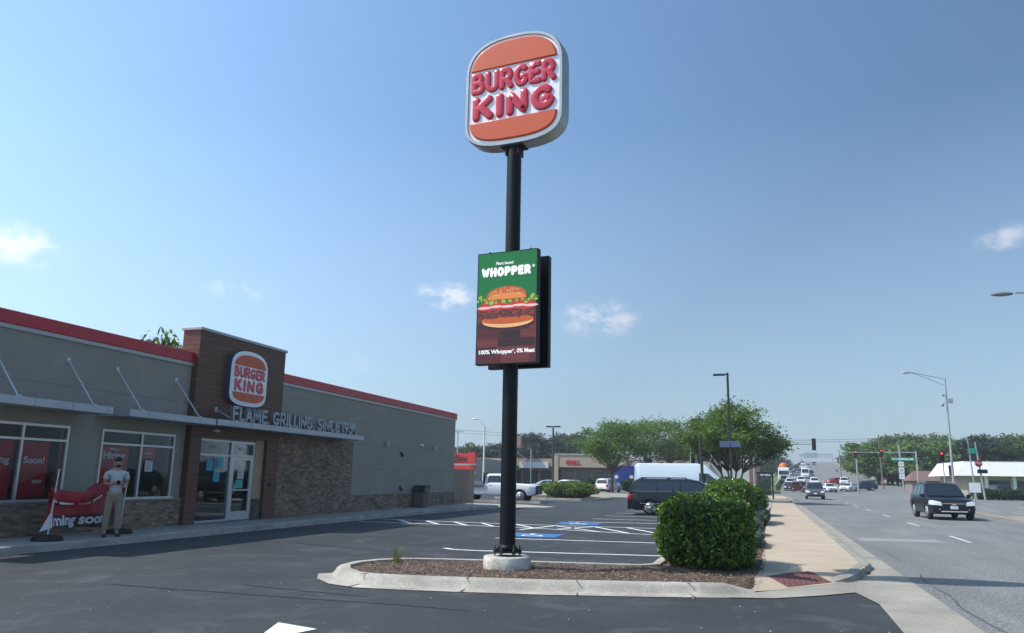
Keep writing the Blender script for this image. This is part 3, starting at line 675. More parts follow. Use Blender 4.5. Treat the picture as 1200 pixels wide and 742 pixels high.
# interior seen through the glass
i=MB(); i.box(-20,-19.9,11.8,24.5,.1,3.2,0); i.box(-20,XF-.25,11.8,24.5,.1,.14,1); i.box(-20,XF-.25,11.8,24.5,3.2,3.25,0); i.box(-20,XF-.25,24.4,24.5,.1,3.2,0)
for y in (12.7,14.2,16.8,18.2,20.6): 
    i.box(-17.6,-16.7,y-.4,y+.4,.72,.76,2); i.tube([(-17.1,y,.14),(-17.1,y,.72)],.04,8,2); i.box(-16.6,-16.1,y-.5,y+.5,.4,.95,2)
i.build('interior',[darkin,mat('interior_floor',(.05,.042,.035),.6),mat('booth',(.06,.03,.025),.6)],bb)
postr=mat('poster_red',(.46,.012,.022),.6,var=.1); wv=mat('poster_white',(.78,.77,.74),.7)
def poster(y0,y1,z0,z1,lines,x=XF-.06):
    p=MB(); p.box(x-.01,x,y0,y1,z0,z1,0); 
    for s,yy,zz,wd,hh in lines:
        T=frame((x+.001,yy,zz),(0,1,0),(0,0,1)); text(p,s,T,size=hh,width=wd,offset=.03,depth=.003,mi=1)
    p.build('window_poster',[postr,wv],bb)
poster(12.5,13.68,.98,2.22,[('Opening',13.12,1.80,.98,.22),('Now',13.0,1.2,.5,.3)])
poster(13.86,14.62,.98,2.22,[('Soon!',14.25,1.80,.56,.2),('2023',14.38,1.33,.26,.1)])
poster(16.12,17.1,.98,2.22,[("We're",16.6,2.14,.35,.1),('Hiring',16.6,1.98,.72,.24),('apply',16.72,1.66,.3,.09)])
poster(17.5,18.1,1.95,2.22,[('crew',17.8,2.08,.3,.09)])
for (y,z,x) in ((14.72,1.98,-16.3),(14.58,1.83,-16.8)):
    n=MB(); n.sphere((x,y,z),.045); o=n.build('pendant_lamp',mat('lit_bulb',(1,.8,.5),.5,emit=(1,.75,.4),es=12),bb); n=MB(); n.tube([(x,y,z+.04),(x,y,3.2)],.006,5); n.build('cord',darkin,o)
# facade logo sign and pole sign share these outlines ------------------------------------
def sign_outline(w,h,n=14,ins=0):
    W=w/2-ins; H=h/2-ins; P=[]
    yt=.16*h; yb=-.24*h
    for k in range(n+1):
        a=math.pi*k/n; c=math.cos(a); s=math.sin(a); e=2/2.55
        P.append((W*math.copysign(abs(c)**e,c),yt+(H-yt)*abs(s)**e))
    for k in range(n+1):
        a=math.pi+math.pi*k/n; c=math.cos(a); s=math.sin(a); e=2/3.0
        P.append((W*math.copysign(abs(c)**e,c),yb-(H+yb)*abs(s)**e))
    return P
def clip(P,lo=None,hi=None,c0=0,sag=0):
    out=[]; n=len(P)
    for i in range(n):
        a,b=P[i],P[(i+1)%n]
        def ins(p): return (lo is None or p[1]>=lo) and (hi is None or p[1]<=hi)
        L=lo if lo is not None else hi
        if ins(a): out.append(a)
        if ins(a)!=ins(b):
            t=(L-a[1])/(b[1]-a[1]); out.append((a[0]+(b[0]-a[0])*t,L))
    return out
orange=mat('bun_orange',(.62,.082,.013),.45,var=.05,coat=.1); cream=mat('sign_white',(.90,.87,.92),.35,coat=.2); rubine=mat('letter_red',(.58,.012,.035),.28,coat=.5)
cabm=mat('sign_cabinet_metal',(.38,.40,.40),.4,metal=.5,var=.1)
def logo(parent,T,w,h,rim,pillow=.03,nm='logo_panel'):
    p=MB(); p.plate(sign_outline(w,h,18,rim),T,0,.012); p.build(nm,cream,parent)
    O=sign_outline(w,h,24,rim+.022*w)
    O=[]
    base=sign_outline(w,h,40,rim+.022*w)
    top=clip(base,lo=.215*h); bot=clip(base,hi=-.262*h)
    p=MB(); p.plate(top,T,.011,.011+pillow*1.3,inset=pillow*.9); p.build('bun_top',orange,parent)
    p=MB(); p.plate(bot,T,.011,.011+pillow*1.3,inset=pillow*.9); p.build('bun_bottom',orange,parent)
    W=w/2-rim-.03*w; T2=T@Matrix.Translation((0,0,.010))
    p=MB(); strokes(p,'BURGER',T2,-W,W,-.002*h,.200*h,.132*.202*h,pillow*1.15,gap=.0,warp=lambda x,y:(x,y+.0*x)); p.build('logo_letters',rubine,parent)
    p=MB(); strokes(p,'KING',T2,-W*.99,W*.99,-.247*h,-.022*h,.158*.225*h,pillow*1.3,gap=.0); p.build('logo_letters',rubine,parent)
fs=bb  # facade sign is fixed to the tower: part of the building
T=frame((XT,21.40,4.52),(0,1,0),(0,0,1)); p=MB(); p.plate(sign_outline(1.92,1.74,18),T,0,.16); sg=p.build('logo_sign',mat('navy_edge',(.05,.07,.13),.4),bb)
p=MB(); p.plate(sign_outline(1.92,1.74,18,.005),T,.161,.172); p.build('sign_face',cream,sg)
T2=T@Matrix.Translation((0,0,.172)); logo(sg,T2,1.92,1.74,.09,.014,'sign_panel')
# ------------------------------------------------------------------ pole sign
PX,PY=-3.97,13.2
U=(.991,-.132,0); 
blk=mat('black_paint',(.004,.0045,.007),.5,spec=.25,var=.1,scale=2)
pyl=thing('pole_sign',(PX,PY,.1),'tall black pole carrying the orange and white burger logo high over the lot island','pole sign')
p=MB(); p.lathe((PX,PY,0),[(.40,.08),(.405,.16),(.40,.29),(.385,.31)],40,smooth=False); pl=p.build('concrete_footing',mat('footing_concrete',(.50,.47,.41),.9,var=.3,scale=3,bump=.5,bscale=25,fine=.2,fscale=14),pyl,auto=40)
p=MB(); p.tube([(PX,PY,.375),(PX,PY,7.66)],.135,28); p.build('pole',blk,pyl)
p=MB(); p.lathe((PX,PY,0),[(.25,.375),(.25,.40)],8,smooth=False); p.lathe((PX,PY,0),[(.135,.40),(.19,.40),(.136,.50)],20)
p.build('base_plate',blk,pyl)
for k in range(6):
    a=k*math.pi/3+.3; bx,by=PX+.21*math.cos(a),PY+.21*math.sin(a); p=MB(); p.tube([(bx,by,.30),(bx,by,.49)],.014,8); p.lathe((bx,by,0),[(.03,.345),(.03,.372)],6,smooth=False); p.lathe((bx,by,0),[(.03,.402),(.03,.43)],6,smooth=False); p.build('anchor_bolt',mat('bolt_metal',(.12,.11,.10),.5,metal=.7),pyl)
ZC=8.80; SW,SH,SD=2.02,2.27,.28
C0=V(PX+.02,PY,ZC)
n_=V(-.132,-.991,0)
Tf=frame(C0+n_*(-SD/2),U,(0,0,1)); 
p=MB(); p.plate(sign_outline(SW,SH,22),Tf,0,SD); cab=p.build('sign_cabinet',cabm,pyl,auto=30)
for s in (1,-1):
    u=V(*U)*s; Tn=frame(C0+n_*s*(SD/2+.001),u,(0,0,1))
    # raised retainer rim
    O=sign_outline(SW,SH,22); I=sign_outline(SW,SH,22,.07); p=MB(); nn=len(O)
    vs=[Tn@V(a,b,z) for z,Q in ((0,O),(.035,sign_outline(SW,SH,22,.02)),(.035,I),(.0,I)) for a,b in Q]
    p.add(vs,[(k*nn+i,k*nn+(i+1)%nn,(k+1)*nn+(i+1)%nn,(k+1)*nn+i) for k in range(3) for i in range(nn)]); p.build('retainer_rim',cabm,cab)
    logo(cab,Tn,SW,SH,.075,.028,'sign_panel')
p=MB(); b0=V(PX,PY,7.64); uu=V(*U)
p.obox(b0+V(0,0,.02),uu*.22,n_*.16,V(0,0,.012)); p.obox(b0+uu*.12-V(0,0,.07),uu*.012,n_*.13,V(0,0,.08)); p.obox(b0-uu*.12-V(0,0,.07),uu*.012,n_*.13,V(0,0,.08)); p.build('mount_bracket',blk,pyl)
# digital boards: two back to back around the pole
BW,BH=1.17,2.03; BZ=4.545
scr_g=mat('screen_green',(.004,.10,.02),.3,emit=(.004,.14,.022),es=.5)
def em(name,c,k=.6): return mat(name,tuple(x*.5 for x in c),.35,emit=c,es=k)
def screen(board,Tn,W,H):
    p=MB()
    def layer(poly,z,mi): p.poly([Tn@V(a,b,z) for a,b in poly],mi)
    mats=[scr_g,em('screen_wood',(.085,.010,.010)),em('screen_wood_light',(.15,.028,.022)),em('bun_brown',(.50,.10,.014)),em('bun_hi',(.72,.24,.05)),em('lettuce',(.30,.45,.05)),em('tomato',(.55,.03,.02)),em('onion',(.72,.55,.55)),em('patty',(.11,.025,.015)),em('screen_white',(.82,.82,.84),.75),em('bun_cream',(.80,.45,.20)),em('screen_wood_dark',(.03,.008,.008)),em('lettuce_dark',(.07,.16,.02))]
    w=W/2; layer([(-w,-H/2),(w,-H/2),(w,-.02),(-w,-.02)],.0,1); layer([(-w,-.02),(w,-.02),(w,H/2),(-w,H/2)],.0,0)
    r=random.Random(5)
    z=.0008
    for row in range(7):
        y0=-H/2+row*.145; x=-w+ (r.uniform(-.3,0))
        while x<w:
            L=r.uniform(.25,.7); a,b=max(x,-w),min(x+L,w)
            if b>a: layer([(a+.004,y0+.004),(b-.004,y0+.004),(b-.004,min(y0+.138,-.02)),(a+.004,min(y0+.138,-.02))],z,r.choice([1,2,2,11,1]))
            for q in range(3):
                yy=y0+r.uniform(.02,.12)
                if b-a>.1 and yy<-.03: layer([(a+.02,yy),(b-.02,yy+.003),(b-.02,yy+.008),(a+.02,yy+.004)],z+.0006,11)
            x+=L
    # burger, centre (0,.02)
    flat_layer=layer
    def layer(poly,z,mi): flat_layer([(a*1.12,(b+.02-(.03 if z>.0085 else 0))*1.4-.0) for a,b in poly],z,mi)
    def blob(cx,cy,rx,ry,mi,z,j=.0,n=26,ph=0):
        layer([(cx+rx*math.cos(2*math.pi*k/n)*(1+j*r.uniform(-1,1)),cy+ry*math.sin(2*math.pi*k/n)*(1+j*r.uniform(-1,1))) for k in range(n)],z,mi)
    blob(0,-.235,.48,.075,11,.0022); blob(.02,-.20,.44,.085,10,.003); blob(.02,-.185,.45,.055,3,.0034)
    for k in range(16): blob(-.43+k*.058,-.10+r.uniform(-.01,.01),.05,.06,8,.0038+k*.00004,.1,10)
    for k in range(60): blob(r.uniform(-.46,.48),-.10+r.uniform(-.055,.05),.012,.009,r.choice([11,6,3]),.0048,.3,6)
    for k in range(9): blob(-.42+k*.105,-.02+r.uniform(-.01,.01),.10,.035,6,.0052+k*.00004,.03,16)
    for k in range(5): blob(-.38+k*.2,-.012+r.uniform(-.012,.012),.12,.016,7,.0060+k*.00004,.05,16)
    for k in range(4): blob(-.3+k*.21,.035,.13,.03,6,.0066+k*.00004,.03,16)
    for k in range(46):
        t=k/45; blob(-.50+t*1.02,.075+.02*math.sin(t*20)+r.uniform(-.035,.03),r.uniform(.02,.04),r.uniform(.012,.03),r.choice([5,12,5,12,5]),.0072+k*.00002,.3,8)
    dome=[(-.345,.105)]+[(-.35*math.cos(math.pi*k/20),.115+.16*math.sin(math.pi*k/20)**.75) for k in range(21)]+[(.345,.105)]
    layer(dome,.0088,3); layer([(x*.93,.12+(y-.12)*.45) for x,y in dome],.0092,4)
    for k in range(110): 
        a=r.uniform(.25,2.9); q=r.uniform(.55,.97); blob(-.33*q*math.cos(a),.13+.135*q*math.sin(a),.007,.0042,10,.0096,.2,6)
    T3=Tn@Matrix.Translation((0,0,.003))
    text(p,'Plant based',T3@Matrix.Translation((-.05,.80,0)),size=.075,offset=.02,depth=.002,mi=9)
    strokes(p,'WHOPPER',T3,-.50,.46,.56,.735,.026,.0015,9,gap=.28,flat=True)
    # slab feet on the letters
    text(p,'®',T3@Matrix.Translation((.51,.70,0)),size=.07,offset=.01,depth=.002,mi=9)
    text(p,'100% Whopper',T3@Matrix.Translation((-.20,-.795,0)),size=.10,width=.66,offset=.03,depth=.002,mi=9); text(p,'®',T3@Matrix.Translation((.148,-.768,0)),size=.035,offset=.01,depth=.002,mi=9); text(p,', 0% Meat',T3@Matrix.Translation((.355,-.795,0)),size=.10,width=.38,offset=.03,depth=.002,mi=9)
    p.build('screen',mats,board)
for s in (1,-1):
    u=V(*U)*s; cen=V(PX+.04 if s==1 else PX+.05,PY,BZ-(.0 if s==1 else .01))+n_*s*.31
    board=pyl
    p=MB(); Tn=frame(cen-n_*s*.13,u,(0,0,1)); w,h=BW/2,BH/2
    p.plate([(-w,-h),(w,-h),(w,h),(-w,h)],Tn,0,.13)
    bd=p.build('display_cabinet',blk,pyl)
    Ts=frame(cen+n_*s*.002,u,(0,0,1)); screen(bd,Ts,BW-.035,BH-.035)
    for q in (-.4,.4):
        p=MB(); a=cen-n_*s*.13+V(*U)*q*s+V(0,0,h); p.obox(a+V(0,0,.02),V(*U)*.015,n_*.03,V(0,0,.03)); p.build('lifting_lug',blk,bd)
p=MB()
for z in (BZ-.75,BZ,BZ+.75):
    p=MB(); p.obox(V(PX,PY,z),V(*U)*.45,n_*.17,V(0,0,.04)); p.build('board_frame',blk,pyl)
# ------------------------------------------------------------------ litter bin, fence enclosure
tb=thing('trash_bin',(-15.05,35.6,.143),'square brown litter bin with a black domed hood against the brick base','trash bin')
p=MB(); p.box(-15.32,-14.78,35.28,35.92,.16,.86,bev=.03); p.build('body',mat('bin_brown',(.13,.10,.085),.7,var=.2,scale=6,bump=.5,bscale=50),tb)
p=MB(); p.add([(x,y,z) for x in (-15.34,-14.76) for y,z in ((35.26,.862),(35.26,1.03),(35.38,1.14),(35.6,1.18),(35.94,1.18),(35.94,.862))],[(0,1,2,3,4,5),(11,10,9,8,7,6)]+[(i,i+6,(i+1)%6+6,(i+1)%6) for i in range(6)]); hd=p.build('hood',mat('black_plastic',(.015,.015,.017),.5),tb,fixn=True)
p=MB(); p.box(-14.80,-14.755,35.42,35.80,.90,1.05); p.build('flap',mat('flap',(.05,.05,.05),.4),tb)
fe=thing('wood_enclosure_fence',(-15.5,43,0),'tall tan board fence closing off the yard behind the restaurant','fence')
fm=mat('tan_boards',(.27,.215,.165),.85,var=.12,scale=2,stretch=(1,1,.3),island=.12)
p=MB(); y=41.06; 
while y<44.5: p.box(-15.53,-15.5,y,min(y+.135,44.55),.14,1.98); y+=.145
x=-15.53
while x>-20: p.box(x-.135,x,44.55,44.58,.14,1.98); x-=.145
p.build('boards',fm,fe)
p=MB(); p.box(-15.57,-15.49,41.06,44.58,1.982,2.03); p.box(-20,-15.571,44.53,44.61,1.982,2.03); p.build('top_rail',fm,fe)
for y in (41.12,42.8,44.5):
    p=MB(); p.box(-15.64,-15.54,y-.05,y+.05,.0,1.98); p.build('post',fm,fe)
# ------------------------------------------------------------------ person looking at a phone
pt=thing('person',(-13.82,14.95,.145),'bearded person in grey t-shirt and khaki trousers looking down at a phone','person',rz=R(-38))
skinm=mat('skin',(.44,.26,.17),.5,var=.06,scale=20)
Hh=1.72/1.75
vt=[(0,0,.96),(0,0,1.10),(.005,0,1.27),(0,0,1.42),(.015,0,1.53),(.035,0,1.60),(.05,0,1.685), # 0-6 pelvis..head top
 (0,.17,1.42),(-.03,.235,1.16),(.18,.10,1.17), # 7-9 left arm
 (0,-.17,1.42),(-.03,-.235,1.16),(.18,-.10,1.17), #10-12
 (0,.095,.90),(.01,.115,.50),(-.01,.125,.09),(.10,.14,.04), #13-16
 (0,-.095,.90),(.02,-.12,.50),(0,-.13,.09),(.11,-.15,.04)] #17-20
ed=[(0,1),(1,2),(2,3),(3,4),(4,5),(5,6),(3,7),(7,8),(8,9),(3,10),(10,11),(11,12),(0,13),(13,14),(14,15),(15,16),(0,17),(17,18),(18,19),(19,20)]
rd=[(.13,.11),(.125,.10),(.14,.105),(.10,.085),.05,.085,(.078,.085),.06,.042,.028,.06,.042,.028,.088,.058,.04,.04,.088,.058,.04,.04]
V2=list(vt); E2=list(ed); R2=list(rd)
# hands: palm plus four fingers and thumb curled round the phone
for wr,s in ((9,1),(12,-1)):
    w=V(*vt[wr]); pm=len(V2); V2.append(tuple(w+V(.06,-.025*s,.015))); R2.append((.026,.018)); E2.append((wr,pm))
    for k in range(4):
        b=w+V(.085+.004*k,-.03*s,.045-.022*k); c1=b+V(.03,-.012*s,.006); c2=c1+V(.012,-.03*s,.004)
        i=len(V2); V2+= [tuple(b),tuple(c1),tuple(c2)]; R2+=[.0095,.009,.008]; E2+=[(pm,i),(i,i+1),(i+1,i+2)]
    b=w+V(.055,-.02*s,.045); c1=b+V(.025,-.02*s,.03); i=len(V2); V2+=[tuple(b),tuple(c1)]; R2+=[.011,.009]; E2+=[(pm,i),(i,i+1)]
# nose, ears
i=len(V2); V2+=[(.135,0,1.628),(.045,.088,1.64),(.045,-.088,1.64)]; R2+=[.014,(.012,.02),(.012,.02)]; E2+=[(5,i),(5,i+1),(5,i+2)]
skin('body',V2,E2,R2,skinm,pt,sub=2)
tee=mat('grey_tee',(.50,.53,.56),.9,var=.12,scale=7,bump=.4,bscale=14)
skin('t_shirt',[(0,0,.90),(0,0,1.10),(.005,0,1.27),(0,0,1.425),(0,.175,1.425),(-.02,.225,1.24),(0,-.175,1.425),(-.02,-.225,1.24),(.008,0,1.475)],[(0,1),(1,2),(2,3),(3,4),(4,5),(3,6),(6,7),(3,8)],[(.185,.15),(.168,.14),(.165,.13),(.115,.10),.082,.075,.082,.075,.062],tee,pt,sub=2)
kh=mat('khaki',(.30,.25,.18),.9,var=.12,scale=8,bump=.4,bscale=16)
skin('trousers',[(0,0,1.0),(0,0,.93),(0,.10,.84),(.012,.118,.50),(-.008,.125,.12),(0,-.10,.84),(.022,-.122,.50),(.0,-.13,.12)],[(0,1),(1,2),(2,3),(3,4),(1,5),(5,6),(6,7)],[(.16,.13),(.16,.13),.11,.082,.070,.10,.082,.070],kh,pt,sub=2)
sh=mat('dark_shoe',(.04,.03,.028),.6)
for s,x0 in ((1,0),(-1,.01)):
    skin('shoe',[(x0-.05,.127*s,.055),(x0+.04,.132*s,.05),(x0+.15,.142*s,.038),(x0+.19,.145*s,.033)],[(0,1),(1,2),(2,3)],[(.052,.052),(.05,.05),(.05,.038),(.04,.03)],sh,pt,sub=2)
hr=mat('dark_hair',(.015,.012,.010),.8,bump=.6,bscale=80)
p=MB(); p.sphere((.015,0,1.695),(.10,.088,.078),16,10); p.build('hair',hr,pt,world=False)
p=MB(); p.sphere((.068,0,1.572),(.058,.058,.045),14,8); p.build('beard',hr,pt,world=False)
for s in (1,-1):
    p=MB(); p.sphere((.118,.032*s,1.652),(.012,.016,.009),8,6); p.build('eye',mat('eye',(.02,.015,.012),.3),pt,world=False)
p=MB(); p.box(-.165,.165,-.01,.01,.955,.985); 
ph=thing('phone',(-13.82,14.95,1.34),'dark phone held in both hands of the standing person','phone',rz=R(-38))
p=MB(); p.obox(V(.29,0,.005),V(.035*.6,0,.045),V(0,.075/1.0*.5,0),V(-.004,0,.003)); p.build('case',mat('phone_black',(.01,.01,.012),.3),ph,world=False)
# ------------------------------------------------------------------ banner sagging between two flag bases
bn=thing('banner',(-14.35,14.4,.3),'sagging red and white coming soon banner tied between the two banner stands','banner')
rd_=mat('banner_red',(.38,.012,.02),.6,var=.12,scale=5); dk=mat('banner_dark',(.055,.012,.02),.6); wt=mat('banner_white',(.72,.72,.74),.6)
ya,yb=13.55,15.75; NX,NZ=44,26
def bx(t,z): return -14.2-.18*t+.05*math.sin(9*t+z*4)+.03*math.sin(17*t-5*z)
def ztop(t): return 1.22-.10*math.sin(math.pi*min(1,t*1.25))+(.50*max(0,t-.4))
def zbot(t): return .36+.03*math.sin(6*t)
m=MB(); vs=[]
for i in range(NX+1):
    t=i/NX
    for j_ in range(NZ+1):
        q=j_/NZ; z=zbot(t)+(ztop(t)-zbot(t))*q
        vs.append((bx(t,z)+(.05*math.sin(q*7+t*6)+.03*math.sin(q*19-t*15)+.02*math.sin(t*41+q*8))*max(0,q-.3)*1.5,ya+(yb-ya)*t,z))
for i in range(NX):
    for j_ in range(NZ):
        a=i*(NZ+1)+j_; m.add([],[]); 
m.v=[Vector(v) for v in vs]
for i in range(NX):
    for j_ in range(NZ):
        a=i*(NZ+1)+j_; m.f.append([a,a+NZ+1,a+NZ+2,a+1]); m.mi.append(1 if j_<9 else 0); m.sm.append(True)
fb=m.build('fabric',[rd_,dk],bn)
# folded over strip
m=MB(); vs=[]
for i in range(NX+1):
    t=i/NX; f_=ztop(t)-.20-.07*math.sin(5*t)
    for j_,(dz,dx) in enumerate(((0,.03),(-.07,.10),(-.15,.12),(-.24,.085))):
        z=ztop(t)+.01+dz*(1+.2*math.sin(11*t)); vs.append((bx(t,z)+dx+.02*math.sin(23*t),ya+(yb-ya)*t,z))
m.v=[Vector(v) for v in vs]
for i in range(NX):
    for j_ in range(3): a=i*4+j_; m.f.append([a,a+4,a+5,a+1]); m.mi.append(0); m.sm.append(True)
m.build('folded_edge',[rd_,wt],bn)
for g0 in range(6):
  m=MB()
  for i in range(NX):
    t=i/NX; t2=(i+1)/NX
    if (i%9) in (3,4) or (i+4)//9!=g0: continue
    z=ztop(t)-.25; z2=ztop(t2)-.25; y=ya+(yb-ya)*t; y2=ya+(yb-ya)*t2; w1=.022*(1+math.sin(13*t)); w2=.022*(1+math.sin(13*t2))
    m.poly([(bx(t,z)+.115,y,z-w1),(bx(t2,z2)+.115,y2,z2-w2),(bx(t2,z2)+.115,y2,z2+.005),(bx(t,z)+.115,y,z+.005)],0)
  if m.f: m.build('white_print',wt,bn)
p=MB(); T=frame((-14.09,14.52,.53),(-.07,1,0),(0,0,1)); text(p,'ming soon!',T,size=.30,width=1.62,offset=.035,depth=.004)
p.v=[V(bx((v.y-ya)/(yb-ya),v.z)+.012,v.y,v.z) for v in p.v]
p.build('lettering',wt,bn)
p=MB(); p.v=[]; 
p.poly([(-14.16,13.36,.33),(-14.10,13.62,.40),(-14.12,13.60,.80)],0); p.poly([(-14.15,13.4,.45),(-14.12,13.66,.42),(-14.2,13.7,1.15),(-14.18,13.62,1.2)],1); p.build('torn_corner',[wt,rd_],bn)
stm=mat('stand_pole',(.5,.5,.5),.4,metal=.6)
for (x,y,lab,top) in ((-14.12,13.55,'nearer banner stand with a leaning silver pole and black rubber base, left of the banner',1.62),(-14.4,15.85,'farther banner stand with a black rubber base, behind the standing person',1.35)):
    s=thing('banner_stand',(x,y,.143),lab,'banner stand',group='banner stands on the restaurant sidewalk')
    p=MB(); p.lathe((x,y,.143),[(.30,0),(.30,.05),(.26,.10),(.10,.13)],8,smooth=False); p.build('base',mat('rubber_base',(.012,.012,.013),.7),s)
    p=MB(); p.tube([(x,y,.25),(x-.01,y+.09,top)],.018,8); p.build('pole',stm,s)
# ------------------------------------------------------------------ vehicles
tyrem=mat('tyre_rubber',(.018,.018,.019),.85); rimm=mat('alloy_rim',(.50,.51,.52),.45,metal=.35); glassd=mat('car_glass',(.010,.014,.016),.04,spec=.8,coat=.5)
blackp=mat('black_trim',(.014,.014,.015),.55); chrome=mat('chrome',(.75,.75,.76),.12,metal=1); headm=mat('headlight_lens',(.62,.64,.66),.12,spec=.8,coat=1); tailm=mat('tail_lens',(.42,.01,.012),.15,coat=1)
platem=mat('licence_plate',(.62,.66,.70),.5); under=mat('underbody',(.008,.008,.008),.9)
def carpaint(n,c,metal=.0): return mat('paint_'+n,c,.35,metal=metal,coat=.35,spec=.25,var=.03)
def smooth(t): t=max(0,min(1,t)); return t*t*(3-2*t)
class S: pass
def spec(**k):
    s=S(); d=dict(L=4.6,W=1.85,zb=.24,r=.35,xf=1.35,xr=-1.35,belt=1.0,
      top=[(-2.3,.80),(-2.22,.98),(-1.6,1.03),(.8,1.02),(1.1,1.02),(1.8,.97),(2.12,.89),(2.24,.82),(2.3,.70)],
      cab=[(-2.15,1.0),(-1.95,1.55),(-1.6,1.68),(.2,1.69),(.45,1.62),(1.15,1.02)],wr=.70,wb=.86,
      wins=[[(-1.85,1.08),(-1.62,1.5),(-1.12,1.56),(-1.10,1.08)],[(-1.02,1.08),(-1.04,1.57),(-.22,1.58),(-.18,1.07)],[(-.08,1.07),(-.12,1.58),(.32,1.56),(.86,1.07)]],
      taper=.12,nose=.32,flat=False,rear=True)
    d.update(k); s.__dict__.update(d); return s
def build_car(sp,paint,name,loc,label,cat,rz,group=None,detail=2,front='suv',col2=None):
    root=thing(name,loc,label,cat,rz,group); L=sp.L; h=L/2
    # ---- lower body
    xs=sorted({-h,-h+.04,-h+.12,-h+.25,-h+.45,h-.45,h-.28,h-.14,h-.05,h,*[x for x,_ in sp.top if -h<=x<=h],*[i*.25 for i in range(int(-h*4)+1,int(h*4))]})
    rings=[]
    for x in xs:
        zt=interp(x,sp.top); e=max(0,(abs(x)-(h-.75))/.75); hw=sp.W/2*(1-(sp.taper if x>0 else sp.taper*.6)*e**2.2 - (.04 if e>.99 else 0))
        zb=sp.zb+.02+.14*max(0,(abs(x)-(h-.5))/.5)**2
        zm=zb+(zt-zb)*.55
        tx=1-.05*e
        rings.append([(x,0,zb),(x,hw*.86,zb),(x,hw*.965,zb+.05),(x,hw*.995,zb+(zt-zb)*.28),(x,hw,zm),(x,hw*.985,zt-(zt-zb)*.16),(x,hw*.955*tx,zt-.045),(x,hw*.90*tx,zt-.008),(x,hw*.5,zt+.014),(x,0,zt+.02)])
    m=len(rings[0]); vs=[]; fs=[]
    full=[]
    for r in rings: full.append(r+[(x,-y,z) for x,y,z in r[-2:0:-1]])
    n=len(full[0]); vs=[p for r in full for p in r]
    for i in range(len(full)-1):
        for k in range(n): fs.append((i*n+k,(i+1)*n+k,(i+1)*n+(k+1)%n,i*n+(k+1)%n))
    fs.append(tuple(range(n))); fs.append(tuple((len(full)-1)*n+k for k in range(n))[::-1])
    b=MB(); b.add(vs,fs); bo=b.build('body',[paint,under],root,world=False,fixn=True)
    premesh=bo.data.copy()
    # wheel arches
    cm=MB()
    for x in (sp.xf,sp.xr):
        for s in (1,-1):
            cm.lathe((x,s*(sp.W/2-.02),sp.r),[(sp.r+.055,-.28),(sp.r+.055,.28)],28,axis='y',smooth=False)
    co=cm.build('cutter',[under],None,fixn=True); co.parent=root
    bm=bo.modifiers.new('b','BOOLEAN'); bm.object=co; bm.operation='DIFFERENCE'; bm.solver='EXACT'
    co.data.polygons.foreach_set('material_index',[0]*len(co.data.polygons))
    me=evalmesh(bo); bo.modifiers.clear(); bo.data=me
    me.polygons.foreach_set('use_smooth',[True]*len(me.polygons)); me.set_sharp_from_angle(angle=R(32))
    bpy.data.objects.remove(co)
    # ---- cabin
    C=sp.cab; zb0=sp.belt-.06; zr=max(z for _,z in C)
    def yp(z): 
        t=(z-sp.belt)/(zr-sp.belt); return sp.wb+(sp.wr-sp.wb)*t
    xs=sorted({x for x,_ in C}|{C[0][0]+(C[-1][0]-C[0][0])*i/14 for i in range(15)})
    rings=[]
    for x in xs:
        zt=interp(x,C); k=smooth((zt-sp.belt)/(zr-sp.belt)*1.3-.3); 
        e=max(0,(x-(C[-1][0]-.6))/.6); nar=1-.05*e
        top=max(zt,zb0+.01)
        rings.append([(x,yp(zb0)*nar,zb0),(x,yp(max(zb0,top-.07))*nar,max(zb0+.002,top-.07)),(x,(yp(top)-.03)*nar,max(zb0+.004,top-.02)),(x,(yp(top)-.10)*nar,top),(x,(yp(top)*.45),top+.018*k),(x,0,top+.022*k)])
    full=[r+[(x,-y,z) for x,y,z in r[-2::-1]] for r in rings]; n=len(full[0]); vs=[p for r in full for p in r]
    fs=[(i*n+k,(i+1)*n+k,(i+1)*n+k+1,i*n+k+1) for i in range(len(full)-1) for k in range(n-1)]+[tuple(range(n)),tuple((len(full)-1)*n+k for k in range(n))[::-1]]
    b=MB(); b.add(vs,fs); b.build('cabin',[paint if not col2 else col2],root,world=False,fixn=True,auto=38)
    # side glass
    for s in (1,-1):
        for wn in sp.wins:
            g=MB(); pts=[(x,s*(yp(z)+.007),z) for x,z in wn]; g.poly(pts if s<0 else pts[::-1]); g.build('side_window',glassd,root,world=False)
    # windscreen and rear glass, laid on the slope
    def slope(a,b,w0,w1,nm,off=.012):
        (xa,za),(xb,zb_)=a,b; d=V(xb-xa,0,zb_-za).normalized(); nn=V(-d.z,0,d.x); nn=nn if nn.z>0 else -nn
        nn*= off; K=6; g=MB(); vs=[]
        for j,(x,z,w) in enumerate(((xa,za,w0),(xb,zb_,w1))):
            for k in range(K+1):
                y=-w+2*w*k/K; vs.append((x+nn.x*(1),y,z+nn.z+.006*(1-(y/w)**2)))
        g.add(vs,[(k,k+1,K+2+k,K+1+k) for k in range(K)],0,True); return g.build(nm,glassd,root,world=False)
    a,bq=C[-1],C[-2]; t=.06; lo=(a[0]+(bq[0]-a[0])*t,a[1]+(bq[1]-a[1])*t); hi=(a[0]+(bq[0]-a[0])*.93,a[1]+(bq[1]-a[1])*.93)
    slope(lo,hi,yp(lo[1])*.93-.05,yp(hi[1])-.10,'windscreen',.022)
    a,bq=C[0],C[1]; lo=(a[0]+(bq[0]-a[0])*.15,a[1]+(bq[1]-a[1])*.15); hi=(a[0]+(bq[0]-a[0])*.9,a[1]+(bq[1]-a[1])*.9)
    if sp.rear: slope(lo,hi,yp(lo[1])-.10,yp(hi[1])-.12,'rear_window',.022)
